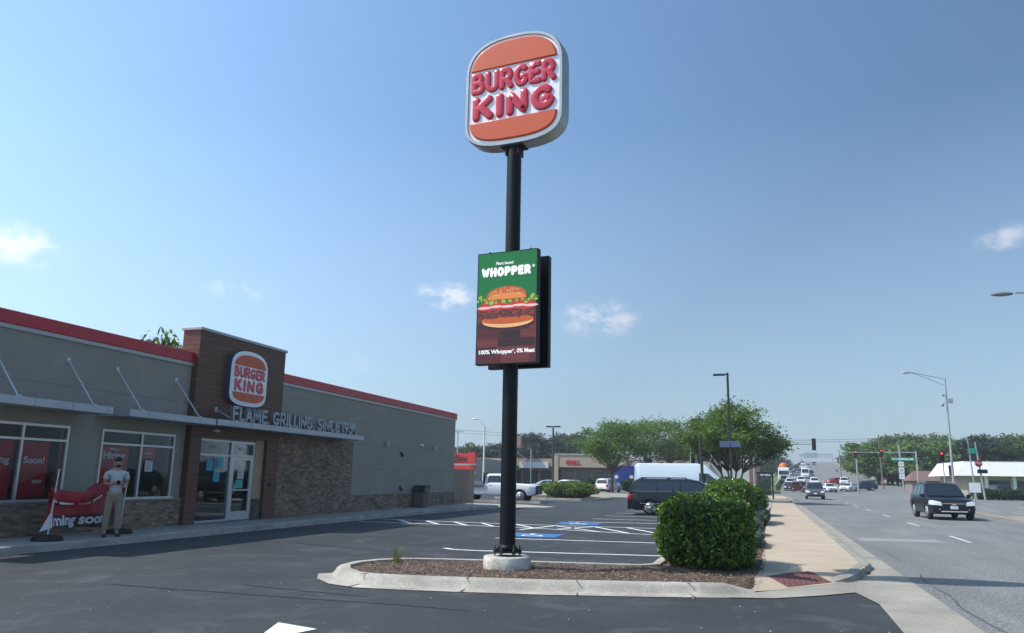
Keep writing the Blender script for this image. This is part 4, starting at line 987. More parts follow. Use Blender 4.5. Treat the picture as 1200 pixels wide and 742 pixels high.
    # ---- wheels
    for x in (sp.xf,sp.xr):
        for s in (1,-1):
            w=MB(); r=sp.r; yc=s*(sp.W/2-.13)
            w.lathe((x,yc,r),[(r*.6,-.10),(r*.93,-.105),(r,-.07),(r,.07),(r*.93,.105),(r*.6,.10)],26,axis='y'); wo=w.build('wheel',tyrem,root,world=False)
            q=MB(); yo=yc+s*.108
            q.lathe((x,yo,r),[(r*.66,-.012),(r*.68,.018),(r*.60,.018),(r*.58,-.012)],24,axis='y')
            for k in range(6 if detail>1 else 5):
                a_=k*2*math.pi/(6 if detail>1 else 5)+.3; q.obox((x+math.cos(a_)*r*.33,yo+s*.0,r+math.sin(a_)*r*.33),V(math.cos(a_),0,math.sin(a_))*r*.32,V(0,.012,0),V(-math.sin(a_),0,math.cos(a_))*r*.10)
            q.lathe((x,yo,r),[(r*.15,-.02),(r*.15,.02)],12,axis='y'); q.build('rim',rimm,wo,world=False)
    # ---- front
    zt=interp(h-.05,sp.top); W=sp.W; zb=sp.zb
    def fb(nm,m,x0,x1,y0,y1,z0,z1,bev=.015): q=MB(); q.box(x0,x1,y0,y1,z0,z1,bev=bev); return q.build(nm,m,root,world=False)
    hh=zt-zb
    def conf(nm,m,x0,x1,y0,y1,z0,z1,k=1.012,poly=None):
        o=bpy.data.objects.new(nm,premesh.copy()); COL.objects.link(o); o.parent=root
        cz=(zb+zt)/2
        for v in o.data.vertices: v.co=Vector((v.co.x*(1+(k-1)*.55),v.co.y*k,cz+(v.co.z-cz)*k))
        c=MB()
        if poly: 
            n=len(poly); c.add([(x,y,z) for x in (x0,x1) for y,z in poly],[tuple(range(n)),tuple(range(2*n-1,n-1,-1))]+[(i,i+n,(i+1)%n+n,(i+1)%n) for i in range(n)])
        else: c.box(x0,x1,y0,y1,z0,z1)
        co=c.build('cutter',[m],None,fixn=True); co.parent=root
        b=o.modifiers.new('b','BOOLEAN'); b.object=co; b.operation='INTERSECT'; b.solver='EXACT'
        me=evalmesh(o); o.modifiers.clear(); o.data=me; me.materials.clear(); me.materials.append(m)
        for p_ in me.polygons: p_.material_index=0
        me.polygons.foreach_set('use_smooth',[True]*len(me.polygons)); me.set_sharp_from_angle(angle=R(30))
        bpy.data.objects.remove(co); return o
    nz_=interp(h-.12,sp.top)
    for s in (1,-1):
        w5=W/2; P_=[(s*w5*.50,nz_-.22),(s*w5*1.1,nz_-.17),(s*w5*1.1,nz_+.0),(s*w5*.86,nz_+.015),(s*w5*.54,nz_-.05)]
        conf('headlight',headm,h-.42,h+.1,0,0,0,0,poly=P_)
        z0=sp.belt-.34; conf('tail_light',tailm,-h-.1,-h+.17,*sorted((s*w5*.72,s*w5*1.1)),z0,sp.belt+.02,k=1.014)
    for s in ():
        y0,y1=sorted((s*W*.27,s*W*.435)); q=MB()
        zc=zb+hh*.78; xo=h-.03
        q.add([(xo+.012,y0 if s>0 else y1,zc-.08),(xo-.10,y1 if s>0 else y0,zc-.07),(xo-.17,y1 if s>0 else y0,zc+.10),(xo-.0,y0 if s>0 else y1,zc+.045),
               (xo-.25,y0 if s>0 else y1,zc-.08),(xo-.35,y1 if s>0 else y0,zc-.07),(xo-.4,y1 if s>0 else y0,zc+.08),(xo-.25,y0 if s>0 else y1,zc+.03)],[(0,1,2,3),(4,7,6,5),(0,4,5,1),(3,2,6,7),(0,3,7,4),(1,5,6,2)])
        q.build('headlight',headm,root,world=False,fixn=True)
        y0,y1=sorted((s*W*.36,s*W*.485)); z0=sp.belt-.22
    if front!='plain':
        conf('grille',blackp,h-.2,h+.1,-W*.245,W*.245,nz_-.20,nz_-.035,k=1.010)
        fb('grille_bar',chrome,h-.05,h+.022,-W*.24,W*.24,nz_-.135,nz_-.105,.004)
        conf('lower_grille',blackp,h-.2,h+.1,-W*.32,W*.32,zb+.09,zb+.24,k=1.008)
        fb('licence_plate',platem,h-.05,h+.034,-.16,.16,zb+.27,zb+.27+.15,.004)
    fb('rear_bumper_trim',blackp,-h-.015,-h+.1,-W*.40,W*.40,zb+.05,zb+.2)
    fb('licence_plate',platem,-h-.02,-h+.03,-.16,.16,zb+hh*.48,zb+hh*.48+.15,.004)
    for s in (1,-1):
        xm=C[-1][0]-.18; ym=s*(yp(sp.belt)+.09); q=MB(); q.box(xm-.06,xm+.08,ym-.09,ym+.09,sp.belt+.02,sp.belt+.16,bev=.03); q.box(xm,xm+.04,min(ym,s*yp(sp.belt)),max(ym,s*yp(sp.belt)),sp.belt+.0,sp.belt+.05); q.build('wing_mirror',paint,root,world=False)
        if detail>1:
            for xh in sp.handles if hasattr(sp,'handles') else (-.15,-1.05):
                q=MB(); y=s*W/2*.985; q.box(xh-.1,xh+.1,y-.02,y+.03,sp.belt-.13,sp.belt-.10,bev=.01); q.build('door_handle',paint,root,world=False)
            q=MB(); y=s*(W/2+.0)
            for xd in (sp.seams if hasattr(sp,'seams') else (-1.1,-.1,1.0)): q.box(xd-.004,xd+.004,y*.992-.003,y*.992+.003,zb+.16,sp.belt-.08)
            q.build('door_seam',under,root,world=False)
    return root
SUV=spec(L=4.58,W=1.85,seams=(-1.12,-.12,.98))
VAN=spec(L=5.1,W=1.98,zb=.2,r=.34,xf=1.62,xr=-1.5,belt=1.08,top=[(-2.55,.75),(-2.48,.98),(-2.2,1.1),(1.0,1.06),(1.4,1.03),(2.1,.93),(2.42,.83),(2.5,.76),(2.55,.62)],
  cab=[(-2.50,1.05),(-2.28,1.56),(-2.0,1.66),(.3,1.67),(.75,1.59),(1.75,1.05)],wr=.76,wb=.93,
  wins=[[(-2.22,1.13),(-2.02,1.52),(-1.22,1.56),(-1.20,1.12)],[(-1.12,1.12),(-1.14,1.565),(-.12,1.57),(-.10,1.11)],[(-.02,1.11),(-.04,1.57),(.66,1.52),(1.42,1.11)]],handles=(-.3,.2),seams=(-1.15,-.06,1.1))
SED=spec(L=4.75,W=1.83,zb=.2,r=.33,xf=1.42,xr=-1.38,belt=.92,top=[(-2.37,.72),(-2.3,.95),(-1.6,1.0),(-1.3,.96),(.8,.93),(1.1,.93),(1.9,.86),(2.22,.77),(2.32,.70),(2.37,.58)],
  cab=[(-1.75,.96),(-.95,1.37),(-.5,1.44),(.15,1.44),(.4,1.39),(1.15,.94)],wr=.60,wb=.84,
  wins=[[(-1.28,1.0),(-.80,1.32),(-.32,1.36),(-.30,.99)],[(-.22,.99),(-.24,1.365),(.28,1.34),(.86,.98)]],handles=(-.1,-1.0))
PICK=spec(L=5.6,W=2.0,zb=.42,r=.42,xf=1.75,xr=-1.9,belt=1.25,top=[(-2.8,1.2),(-2.75,1.22),(.9,1.24),(1.2,1.24),(2.3,1.2),(2.66,1.15),(2.77,1.08),(2.8,.98)],
  cab=[(-.75,1.2),(-.70,1.72),(-.55,1.86),(.3,1.87),(.5,1.82),(1.15,1.25)],wr=.74,wb=.9,wins=[[(-.55,1.3),(-.5,1.74),(.28,1.75),(.8,1.3)]],handles=(-.35,),seams=(-.62,.95))
TRANSIT=spec(L=6.3,W=2.06,zb=.28,r=.36,xf=2.15,xr=-1.75,belt=1.45,top=[(-3.15,1.3),(-3.1,1.46),(1.5,1.46),(2.0,1.42),(2.7,1.24),(3.02,1.06),(3.12,.95),(3.15,.80)],
  cab=[(-3.12,1.4),(-3.08,2.45),(-2.9,2.66),(.9,2.68),(1.4,2.55),(2.62,1.42)],wr=.86,wb=1.0,wins=[[(.98,1.42),(.98,2.05),(1.55,2.02),(2.25,1.42)]],handles=(.9,),seams=(.80,-.7,-2.2),rear=False)
pb=carpaint('black',(.006,.007,.011)); pw=carpaint('white',(.74,.75,.76)); ps=carpaint('silver',(.40,.42,.43),.5); pn=carpaint('navy',(.02,.035,.08)); pr=carpaint('red',(.40,.02,.02)); pg=carpaint('grey',(.12,.13,.14),.4); pbl=carpaint('light_blue_white',(.62,.70,.76)); pmb=carpaint('maroon',(.06,.015,.02)); pbk=carpaint('van_black',(.010,.013,.017))
# black SUV coming towards the camera
d=math.atan2(-1,-.03)
suv=build_car(spec(L=4.6,W=2.0,r=.37,belt=1.02,seams=(-1.12,-.12,.9),top=[(-2.3,.80),(-2.22,.98),(-1.6,1.05),(.7,1.05),(.95,1.05),(1.7,1.0),(2.08,.93),(2.24,.85),(2.3,.74)],cab=[(-2.15,1.02),(-1.95,1.55),(-1.6,1.69),(.0,1.70),(.25,1.63),(1.02,1.05)],wr=.70,wb=.93,wins=[[(-1.85,1.12),(-1.62,1.5),(-1.12,1.57),(-1.10,1.11)],[(-1.02,1.11),(-1.04,1.58),(-.32,1.58),(-.28,1.10)],[(-.18,1.10),(-.22,1.58),(.12,1.57),(.70,1.10)]]),pb,'parked_car',(9.05,44.3,.004),'black suv with bright headlights driving towards the camera in the nearer traffic lanes','suv',R(-88.5))
suv.name='suv'
q=MB(); 
for s in (1,-1): q.tube([(-1.5,s*.66,1.70),(-1.45,s*.66,1.745),(.1,s*.66,1.755),(.2,s*.66,1.70)],.018,8)
q.build('roof_rail',mat('rail_silver',(.4,.4,.42),.4,metal=.6),suv,world=False)
q=MB(); q.box(2.28,2.325,-.55,.55,.37,.42,bev=.01); q.build('skid_plate',mat('skid_silver',(.6,.6,.6),.35,metal=.3),suv,world=False)
q=MB(); q.box(2.31,2.345,-.10,.10,.695,.725,bev=.003); q.box(2.312,2.347,-.045,.045,.675,.745,bev=.003); q.build('front_emblem',mat('gold_emblem',(.75,.62,.30),.3,metal=.6),suv,world=False)
for s in (1,-1):
    q=MB(); q.lathe((2.26,s*.62,.50),[(.045,0),(.04,.035),(.0,.045)],14,axis='x'); q.build('fog_light',headm,suv,world=False)
# black minivan in the lot
mv=build_car(VAN,pbk,'minivan',(-3.05,39.05,.0),'dark minivan with red tail light parked in front of the white van, behind the hedge','minivan',R(1.5))
q=MB()
for s in (1,-1): q.tube([(-2.0,s*.70,1.66),(-1.9,s*.70,1.72),(.1,s*.70,1.73),(.2,s*.70,1.67)],.02,8); q.box(-1.9,-1.8,s*.70-.03,s*.70+.03,1.64,1.73); q.box(-.7,-.6,s*.70-.03,s*.70+.03,1.64,1.74)
q.build('roof_rail',blackp,mv,world=False)
q=MB()
for s in (1,-1): q.box(-1.95,1.35,s*.995-.012,s*.995-.002,.52,.54); q.box(-2.3,1.5,s*.935-.008,s*.935+.008,1.08,1.095)
q.build('side_moulding',chrome,mv,world=False)
# white delivery van
tv=build_car(TRANSIT,pbl,'delivery_van',(-4.9,58.8,.0),'high roofed white delivery van parked behind the dark minivan','van',R(2),front='suv'); tv.scale=(1.11,1,1.05); tv.location.x+=.38
q=MB()
for s in (1,-1): q.box(-2.7,2.1,s*1.03-.012,s*1.03+.01,.78,.84); 
q.box(-3.0,1.1,-.5,.5,2.69,2.71); q.build('body_moulding',blackp,tv,world=False)
# white pickup work truck
pk=build_car(PICK,pw,'pickup_truck',(-16.6,52.8,-.02),'white flatbed work truck with black grille guard, parked behind the black sign pole','pickup truck',R(3))
q=MB(); q.box(-2.95,-.80,-1.05,1.05,.98,1.10); q.box(-2.95,-.80,-1.08,-1.04,1.10,1.36); q.box(-2.95,-.8,1.04,1.08,1.10,1.36); q.build('flatbed',mat('grey_bed',(.30,.30,.30),.5,metal=.3),pk,world=False)
q=MB(); q.box(-.84,-.78,-1.0,1.0,1.1,1.95); q.build('headboard',blackp,pk,world=False)
q=MB(); q.box(2.79,2.92,-.85,.85,.55,1.12,bev=.03); q.build('grille_guard',blackp,pk,world=False)
# templates for the far vehicles, then copies
T_={}
def far(kind,paint,x,y,rz,label,cat,name,group,z=None):
    key=(kind,)
    if key not in T_:
        sp={'suv':SUV,'sedan':SED,'pickup':PICK,'van':TRANSIT}[kind]
        T_[key]=build_car(sp,paint,name,(0,0,0),label,cat,0,group,detail=1); o=T_[key]
    else:
        o=copy_tree(T_[key])
    o.name=name; o.location=(x,y,SZ(y) if z is None else z); o.rotation_euler=(0,0,R(rz))
    if z is None and y>140: 
        g=(SZ(y+2)-SZ(y-2))/4; o.rotation_euler=(0,math.atan(g) if abs(rz+90)<40 else 0,R(rz))
    tag(o,label,cat,group)
    for c in o.children:
        if c.name.split('.')[0] in ('body','cabin','wing_mirror'):
            c.material_slots[0].link='OBJECT'; c.material_slots[0].material=paint
    return o
G='cars in the queue coming down the rise'
far('suv',pg,6.34,88,-92,'dark grey suv leading the traffic towards the camera in the kerb lane','suv','suv',G)
far('sedan',pn,6.7,150,-92,'dark sedan with white headlights at the stop line, lowest car of the left lane','sedan','sedan',G)
far('suv',pmb,8.3,141,-62,'dark maroon suv angled across the junction behind the leading grey suv','suv','suv',G)
far('sedan',pw,12.78,146,-78,'white sedan in the junction, just right of the leading grey suv','sedan','sedan',G)
far('sedan',pr,18.1,190,-150,'small red car beyond the white sedan at the junction','car','car',G)
far('suv',pw,19.6,186,-100,'white suv beside the red car at the far side of the junction','suv','suv',G)
far('sedan',pw,16.6,152,-115,'white car turning in front of the dark suv at the right of the junction','car','car',G)
far('suv',pn,19.6,157,-165,'dark blue suv at the right end of the junction traffic','suv','suv',G)
far('suv',pw,7.9,172,-92,'white suv queued directly behind the dark sedan of the left lane','suv','suv',G)
far('suv',pw,10.9,188,-93,'white suv queued in the second lane behind the maroon suv','suv','suv',G)
far('suv',pw,13.1,180,-93,'white suv in the inner lane of the queue at the foot of the rise','suv','suv',G)
far('sedan',ps,11.7,214,-94,'silver sedan in the second lane, low on the rise','sedan','sedan',G)
far('suv',pb,16.96,245,-94,'black suv alone in the inner lane midway up the rise','suv','suv',G)
far('van',pw,14.4,228,-94,'white high roofed van between the lanes midway up the rise','van','van',G)
far('sedan',pn,15.5,272,-95,'dark blue sedan midway up the rise behind the white van','sedan','sedan',G)
far('suv',pw,19.1,292,-95,'white suv in the inner lane beyond the lone black suv','suv','suv',G)
far('suv',pw,9.9,232,-93,'white suv behind the orange loaded truck in the left lane','suv','suv',G)
far('suv',pb,16.4,305,-95,'black suv high on the rise in the left lane','suv','suv',G)
far('sedan',pw,20.4,332,-95,'white sedan high on the rise in the middle lane','sedan','sedan',G)
far('suv',ps,23.9,358,-95,'silver suv high on the rise in the inner lane','suv','suv',G)
far('sedan',pw,24.5,400,-95,'white sedan farthest up in the left lane near the crest','sedan','sedan',G)
far('suv',pn,29.6,404,-95,'dark blue suv farthest up in the inner lane near the crest','suv','suv',G)
far('sedan',pg,12.6,250,-94,'grey sedan in the left lane behind the two white suvs','sedan','sedan',G)
G='cars parked in front of the far shops'
far('sedan',pw,-23.2,103,155,'white car with its nose to the left, parked by the shops beyond the low bush','car','car',G,z=.014)
far('sedan',ps,-21.0,99,20,'silver blue sedan parked in front of the white car by the shops','sedan','sedan',G,z=.014)
far('suv',pw,-17.3,102,75,'white suv seen from behind, parked left of the dark hedges','suv','suv',G,z=.014)
far('suv',ps,-11.4,104,80,'pale suv half hidden between the dark hedges and the white van','suv','suv',G,z=.014)
far('suv',pg,-32.5,85,10,'dark glassed grey suv parked beyond the tan fence','suv','suv',G,z=0)
far('sedan',pw,-25.5,80,5,'white sedan parked beyond the flatbed truck','sedan','sedan',G,z=0)
far('sedan',ps,-21.5,88,8,'silver sedan parked beyond the flatbed truck hood','sedan','sedan',G,z=0)
# cement-mixer like truck at the head of the left lane
tk=thing('truck',(7.7,197,SZ(197)),'white cab truck with a bulky orange load in the left lane of the rise','truck',R(-92))
q=MB(); q.box(1.2,3.4,-1.2,1.2,.6,3.0,bev=.12); q.build('cab',pw,tk,world=False)
q=MB(); q.box(3.38,3.43,-1.05,1.05,1.75,2.6,bev=.02); q.build('windscreen',glassd,tk,world=False)
q=MB(); q.box(3.38,3.46,-.7,.7,.8,1.5,bev=.02); q.build('grille',blackp,tk,world=False)
q=MB(); q.box(-5,1.1,-1.2,1.2,1.0,3.4,bev=.05); q.build('cargo_box',pw,tk,world=False)
q=MB(); q.lathe((-1.5,0,3.55),[(.5,-2.5),(.95,-1),(1.0,1.0),(.6,2.0)],16,axis='x'); q.build('load',mat('orange_load',(.62,.16,.03),.5),tk,world=False)
for x in (2.4,-2.6,-3.8):
    for s in (1,-1): q=MB(); q.lathe((x,s*1.05,.5),[(.5,-.15),(.5,.15)],20,axis='y'); q.build('wheel',tyrem,tk,world=False)
# ------------------------------------------------------------------ vegetation
def leafcloud(mb,pts,size,rnd,flat=.0,mi=0,asp=.5):
    for p in pts:
        s=size*rnd.uniform(.6,1.3); a=V(rnd.gauss(0,1),rnd.gauss(0,1),rnd.gauss(0,1)*(1-flat)).normalized(); b=a.orthogonal().normalized()
        b.rotate(Matrix.Rotation(rnd.uniform(0,6.28),3,a)); c=a.cross(b)
        mb.add([p-a*s,p+b*s*asp+c*s*.12,p+a*s,p-b*s*asp+c*s*.12],[(0,1,2,3)],mi)
lf_hedge=leaf_mat('hedge_leaf',(.082,.150,.017),.25,.85,rough=.24,var=.35,scale=2.5)
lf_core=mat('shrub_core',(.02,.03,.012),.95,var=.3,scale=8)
wdm=mat('bark',(.075,.055,.04),.9,var=.25,scale=6,bump=.6,bscale=30)
def shrub(name,cx,cy,rx,ry,h,n,size,label,cat,m,seed,box=2.6,z0=.1,group=None,lump=.12,yellow=False):
    rnd=random.Random(seed); t=thing(name,(cx,cy,z0),label,cat,group=group)
    pts=[]
    def surf(th,ph,k=1):
        d=V(math.cos(ph)*math.cos(th),math.cos(ph)*math.sin(th),math.sin(ph)); e=2/box
        f=lambda v:math.copysign(abs(v)**e,v)
        q=1+lump*noise.noise(V(d.x*2+seed,d.y*2,d.z*2))+lump*.6*noise.noise(d*5+V(seed,0,0))
        return V(rx*f(d.x)*q*k,ry*f(d.y)*q*k,h/2*f(d.z)*q*k)
    for i in range(n):
        k=min(1.03,1.02-abs(rnd.gauss(0,.07))); c3=[rnd.uniform(-1,1) for _ in range(3)]; c3[rnd.choice((0,0,1,1,2))]=rnd.choice((-1,1)); d=V(*c3)
        d/= (abs(d.x)**box+abs(d.y)**box+abs(d.z)**box)**(1/box); dn=d.normalized()
        q=k*(1+lump*noise.noise(V(dn.x*2+seed,dn.y*2,dn.z*2))+lump*.6*noise.noise(dn*5+V(seed,0,0))); p=V(rx*d.x*q,ry*d.y*q,h/2*d.z*q); p+=V(rnd.gauss(0,.012),rnd.gauss(0,.012),rnd.gauss(0,.012)); pts.append(V(cx,cy,z0+h/2)+p)
    mb=MB(); leafcloud(mb,pts,size,rnd,asp=.45)
    # shoots sticking out
    for i in range(int(n/260)):
        th=rnd.uniform(0,6.283); ph=rnd.uniform(-.2,1.4); p=V(cx,cy,z0+h/2)+surf(th,ph); dr=(surf(th,ph)+V(0,0,.3)).normalized()
        leafcloud(mb,[p+dr*rnd.uniform(0,.12) for _ in range(6)],size,rnd,asp=.45)
    mb.build('foliage',m,t)
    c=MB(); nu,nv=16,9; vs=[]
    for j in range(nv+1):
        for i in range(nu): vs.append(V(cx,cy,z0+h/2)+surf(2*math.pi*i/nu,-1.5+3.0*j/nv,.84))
    c.add(vs,[(j*nu+i,j*nu+(i+1)%nu,(j+1)*nu+(i+1)%nu,(j+1)*nu+i) for j in range(nv) for i in range(nu)]+[tuple(range(nv*nu,nv*nu+nu))],0,True); c.build('shade_core',lf_core,t)  # near-black hull under the leaves, its colour stands for shade in the gaps
    c=MB()
    for i in range(5): a=i*1.3; c.tube([(cx+.05*math.cos(a),cy+.05*math.sin(a),z0-.05),(cx+rx*.4*math.cos(a),cy+ry*.4*math.sin(a),z0+h*.5)],[.025,.01],6)
    c.build('stem',wdm,t)
    return t
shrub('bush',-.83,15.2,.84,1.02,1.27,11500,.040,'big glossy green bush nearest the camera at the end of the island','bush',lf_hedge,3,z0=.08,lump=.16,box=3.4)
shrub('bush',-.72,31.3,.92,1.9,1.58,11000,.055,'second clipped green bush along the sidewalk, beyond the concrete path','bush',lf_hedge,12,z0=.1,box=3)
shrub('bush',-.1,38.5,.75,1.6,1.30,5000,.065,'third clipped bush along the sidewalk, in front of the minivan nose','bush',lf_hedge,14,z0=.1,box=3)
jun=leaf_mat('juniper_leaf',(.10,.14,.11),.15,.4,rough=.7,var=.3,scale=4)
shrub('juniper',-.08,20.2,.34,1.3,.42,6000,.028,'grey green juniper spreading just beyond the biggest bush','juniper',jun,21,box=2,z0=.08,group='junipers by the sidewalk',lump=.3)
shrub('juniper',-.05,24.2,.36,.9,.45,4000,.035,'grey green juniper just before the concrete path','juniper',jun,22,box=2,z0=.08,group='junipers by the sidewalk',lump=.3)
shrub('juniper',.22,31.0,.42,1.9,.6,4500,.04,'farthest grey green juniper along the sidewalk edge','juniper',jun,23,box=2,z0=.08,group='junipers by the sidewalk',lump=.3)
lf_low=leaf_mat('low_bush_leaf',(.13,.19,.035),.3,.35,var=.3,scale=1)
shrub('bush',-14.2,64.5,2.3,1.9,1.35,9000,.085,'low spreading yellow green bush in the lot island beyond the stalls','bush',lf_low,31,box=2,z0=.05,lump=.25)
shrub('bush',-18.9,49.6,1.0,.7,1.1,4000,.06,'dark round shrub between the tan fence and the flatbed truck','bush',lf_hedge,33,box=2,z0=.02)
dkl=leaf_mat('dark_hedge_leaf',(.03,.06,.02),.2,.4,var=.3,scale=1)
for i,(x,w,lb) in enumerate(((-19.9,1.6,'dark hedge just left of the parked white suv by the shops'),(-14.8,1.9,'dark hedge just right of the parked white suv by the shops'),(-9.4,2.2,'dark hedge nearest the white van, by the far shops'))):
    shrub('hedge',x,109,w,1.0,1.7,2600,.15,lb,'hedge',dkl,40+i,box=3,z0=0,group='dark hedges in front of the blue trailers')
# tufts of weed on the island
wd=leaf_mat('weed_blade',(.16,.20,.05),.3,.4)
rnd=random.Random(5); t=thing('weed',(-5.95,13.1,.12),'straggly grass weed growing at the left tip of the island','weed'); mb=MB()
for i in range(46):
    a=rnd.uniform(0,6.28); l=rnd.uniform(.12,.42); s=rnd.uniform(.15,.6); p=V(-5.95+rnd.gauss(0,.03),13.1+rnd.gauss(0,.03),.12); w=.004
    q1=p+V(math.cos(a)*s*l*.4,math.sin(a)*s*l*.4,l*.6); q2=p+V(math.cos(a)*s*l,math.sin(a)*s*l,l*(.95 if s<.4 else .75)); n=V(-math.sin(a),math.cos(a),0)*w
    mb.add([p-n,p+n,q1+n,q1-n,q2],[(0,1,2,3),(3,2,4)])
mb.build('blades',wd,t)
# ---- trees
def tree(name,loc,H,cr,cz,ch,nclump,nleaf,ls,label,m,seed,trunk=.16,stems=1,fork=.3,group=None,flat=.35,cat='tree',clump=.22,hole=0):
    rnd=random.Random(seed); x0,y0,z0=loc; t=thing(name,loc,label,cat,group=group); tr=MB(); cl=[]
    cc=V(x0,y0,z0+cz)
    while len(cl)<nclump:
        d=V(rnd.gauss(0,1),rnd.gauss(0,1),rnd.gauss(0,1)).normalized(); k=rnd.uniform(.35,1)**.6
        q=1+.22*noise.noise(d*2.2+V(seed,0,0)); p=cc+V(d.x*cr*k*q,d.y*cr*k*q,d.z*ch*k*q)
        if p.z<z0+cz-ch*.75: continue
        cl.append(p)
    base=V(x0,y0,z0); fk=V(x0,y0,z0+H*fork); forks=[]
    for s in range(stems):
        a=s*6.28/stems+.4; off=V(math.cos(a),math.sin(a),0)*(trunk*.9 if stems>1 else 0); top=fk+V(math.cos(a),math.sin(a),0)*(cr*.22 if stems>1 else .05)+V(0,0,rnd.uniform(0,H*.05))
        mid=(base+off+top)/2+V(rnd.uniform(-.1,.1),rnd.uniform(-.1,.1),0)
        tr.tube([base+off,mid,top],[trunk/(stems**.4),trunk*.8/(stems**.4),trunk*.7/(stems**.4)],9); forks.append(top)
    nodes=[]
    for p in cl:
        f=min(forks,key=lambda q:(q-p).length); mid=f.lerp(p,.5)+V(rnd.gauss(0,.06)*cr,rnd.gauss(0,.06)*cr,-.04*cr+rnd.gauss(0,.05)*cr)
        q1=f.lerp(mid,.5)+V(0,0,.04*cr)
        tr.tube([f,q1,mid,mid.lerp(p,.6),p],[trunk*.34,trunk*.26,trunk*.18,trunk*.10,trunk*.03],5)
        for _ in range(3):
            e=p+V(rnd.gauss(0,1),rnd.gauss(0,1),rnd.gauss(0,.5))*cr*clump*.7; tr.tube([mid.lerp(p,.5),e],[trunk*.08,trunk*.02],4)
    tr.build('trunk',wdm,t); mb=MB(); pts=[]
    for p in cl:
        r=cr*clump*rnd.uniform(.7,1.25)
        for _ in range(int(nleaf/nclump)):
            d=V(rnd.gauss(0,1),rnd.gauss(0,1),rnd.gauss(0,.55)); pts.append(p+d*r*.62)
    leafcloud(mb,pts,ls,rnd,flat,asp=.38); mb.build('crown',m,t); return t
locust=leaf_mat('locust_leaf',(.10,.165,.024),.35,.45,var=.35,scale=.35)
locust2=leaf_mat('locust_leaf_bright',(.10,.17,.03),.4,.4,var=.3,scale=.3)
tree('locust_tree',(-1.3,66,0),7.2,3.9,5.1,2.3,70,24000,.13,'spreading honey locust tree behind the dark lamp post and the hedge',locust,5,trunk=.17,stems=4,fork=.30,clump=.20)
tree('locust_tree',(-16.2,98,0),7.2,4.3,6.0,2.5,44,11000,.17,'bushy bright green locust tree left of the wider one, in front of the shops',locust2,15,trunk=.2,stems=1,fork=.32,clump=.22)
tree('locust_tree',(-12.0,112,0),9.5,6.8,7.4,3.2,46,11000,.19,'wide locust tree whose trunk rises from behind the white van',locust,25,trunk=.28,stems=2,fork=.34,clump=.2)
dkt=leaf_mat('oak_leaf',(.07,.125,.032),.25,.4,var=.4,scale=.12); dk2=leaf_mat('maple_leaf',(.115,.185,.04),.25,.4,var=.35,scale=.12); dk3=leaf_mat('bluish_leaf',(.03,.055,.028),.2,.35,var=.3,scale=.12)
proto={}
def far_tree(x,y,h,w,kind,label,group,z=0,name='tree'):
    m={'a':dkt,'b':dk2,'c':dk3}[kind]; key=(kind,(len(T_)+int(x*7+y*3))%2)
    if key not in proto:
        o=tree(name,(0,0,0),10,4.6,6.0,4.2,46,6500,.34,label,m,hash(key[0])%1 + ord(kind)*3+key[1]*17,trunk=.3,stems=1,fork=.22,group=group,clump=.24); proto[key]=o
    else: o=copy_tree(proto[key])
    o.location=(x,y,z); s=h/10; o.scale=(w/9.2,w/9.2,s); o.rotation_euler=(0,0,random.uniform(0,6.28)); tag(o,label,'tree',group); o.name=name; return o
G='trees in the wood beyond the right side of the street'
rnd=random.Random(44)
for i in range(46):
    px=1000+i*200/45*1.15-12; y=rnd.uniform(185,235) if px>1030 else rnd.uniform(215,270)
    # spread along the far right verge
    az=math.atan((px-600)/939)-R(16.7); x=y*math.tan(az)
    if i<8: x=max(x,SR(y)+6+rnd.uniform(0,4))
    h=rnd.uniform(10.5,13.5) if px<1110 else rnd.uniform(10,12.5)
    if i<5: h*=.8
    far_tree(x,y,h,rnd.uniform(9,14),rnd.choice('abbca'),'broad green tree in the mixed wood beyond the right side of the street',G)
G='trees along the right side of the rise'
for i in range(22):
    y=215+i*17; far_tree(SR(y)+7+rnd.uniform(0,5),y,rnd.uniform(8,11)*(1 if i<6 else 1.1),rnd.uniform(9,12),rnd.choice('acb'),'leafy tree lining the right side of the rising road',G,z=SZ(y)*.55)
G='understorey bushes at the wood edge'
for i in range(18):
    y=rnd.uniform(165,185); x=36+i*4.2; far_tree(x,y,rnd.uniform(5,7),rnd.uniform(7,9),rnd.choice('ac'),'dense dark bush filling the foot of the wood on the right',G,z=-1.2,name='bush_tree')
G='trees behind the far shops on the left'
for i in range(17):
    px=540+i*9.6+rnd.uniform(-2,2); y=rnd.uniform(178,205); az=math.atan((px-600)/939)-R(16.7); far_tree(y*math.tan(az),y,rnd.uniform(11,13.5) if px>600 else rnd.uniform(8.5,10),rnd.uniform(9,13),rnd.choice('cca'),'bluish dark tree rising behind the roofs of the far shops',G)
G='trees left of the rising road'
for i in range(20):
    y=150+i*20; far_tree(SL(y)-9-rnd.uniform(0,6)-(4 if i<3 else 0),y,rnd.uniform(8,11),rnd.uniform(9,12),rnd.choice('ca'),'dark leafy tree lining the left side of the rising road',G,z=SZ(y)*.4)
o=far_tree(-24.0,28.2,8.0,3.4,'b','single green tree crown peeking over the roof left of the wood tower',None,z=0)
# flat-topped low hedges by the white building
hm=dkl
for i,x in enumerate((26.8,29.2,31.6,33.8)):
    shrub('hedge',x,108+i*1.2,1.4,1.0,1.3,1800,.12,['rounded hedge nearest the lamp post in front of the white building','second rounded hedge from the lamp post, before the white building','third rounded hedge from the lamp post, before the white building','last rounded hedge before the dark conifer by the white building'][i],'hedge',hm,60+i,box=2.4,z0=.02,group='rounded hedges before the white building')
shrub('conifer',36.6,110,1.7,1.4,2.9,3200,.15,'dark upright conifer bush in front of the white building','conifer',hm,71,box=1.6,z0=.02,lump=.4)
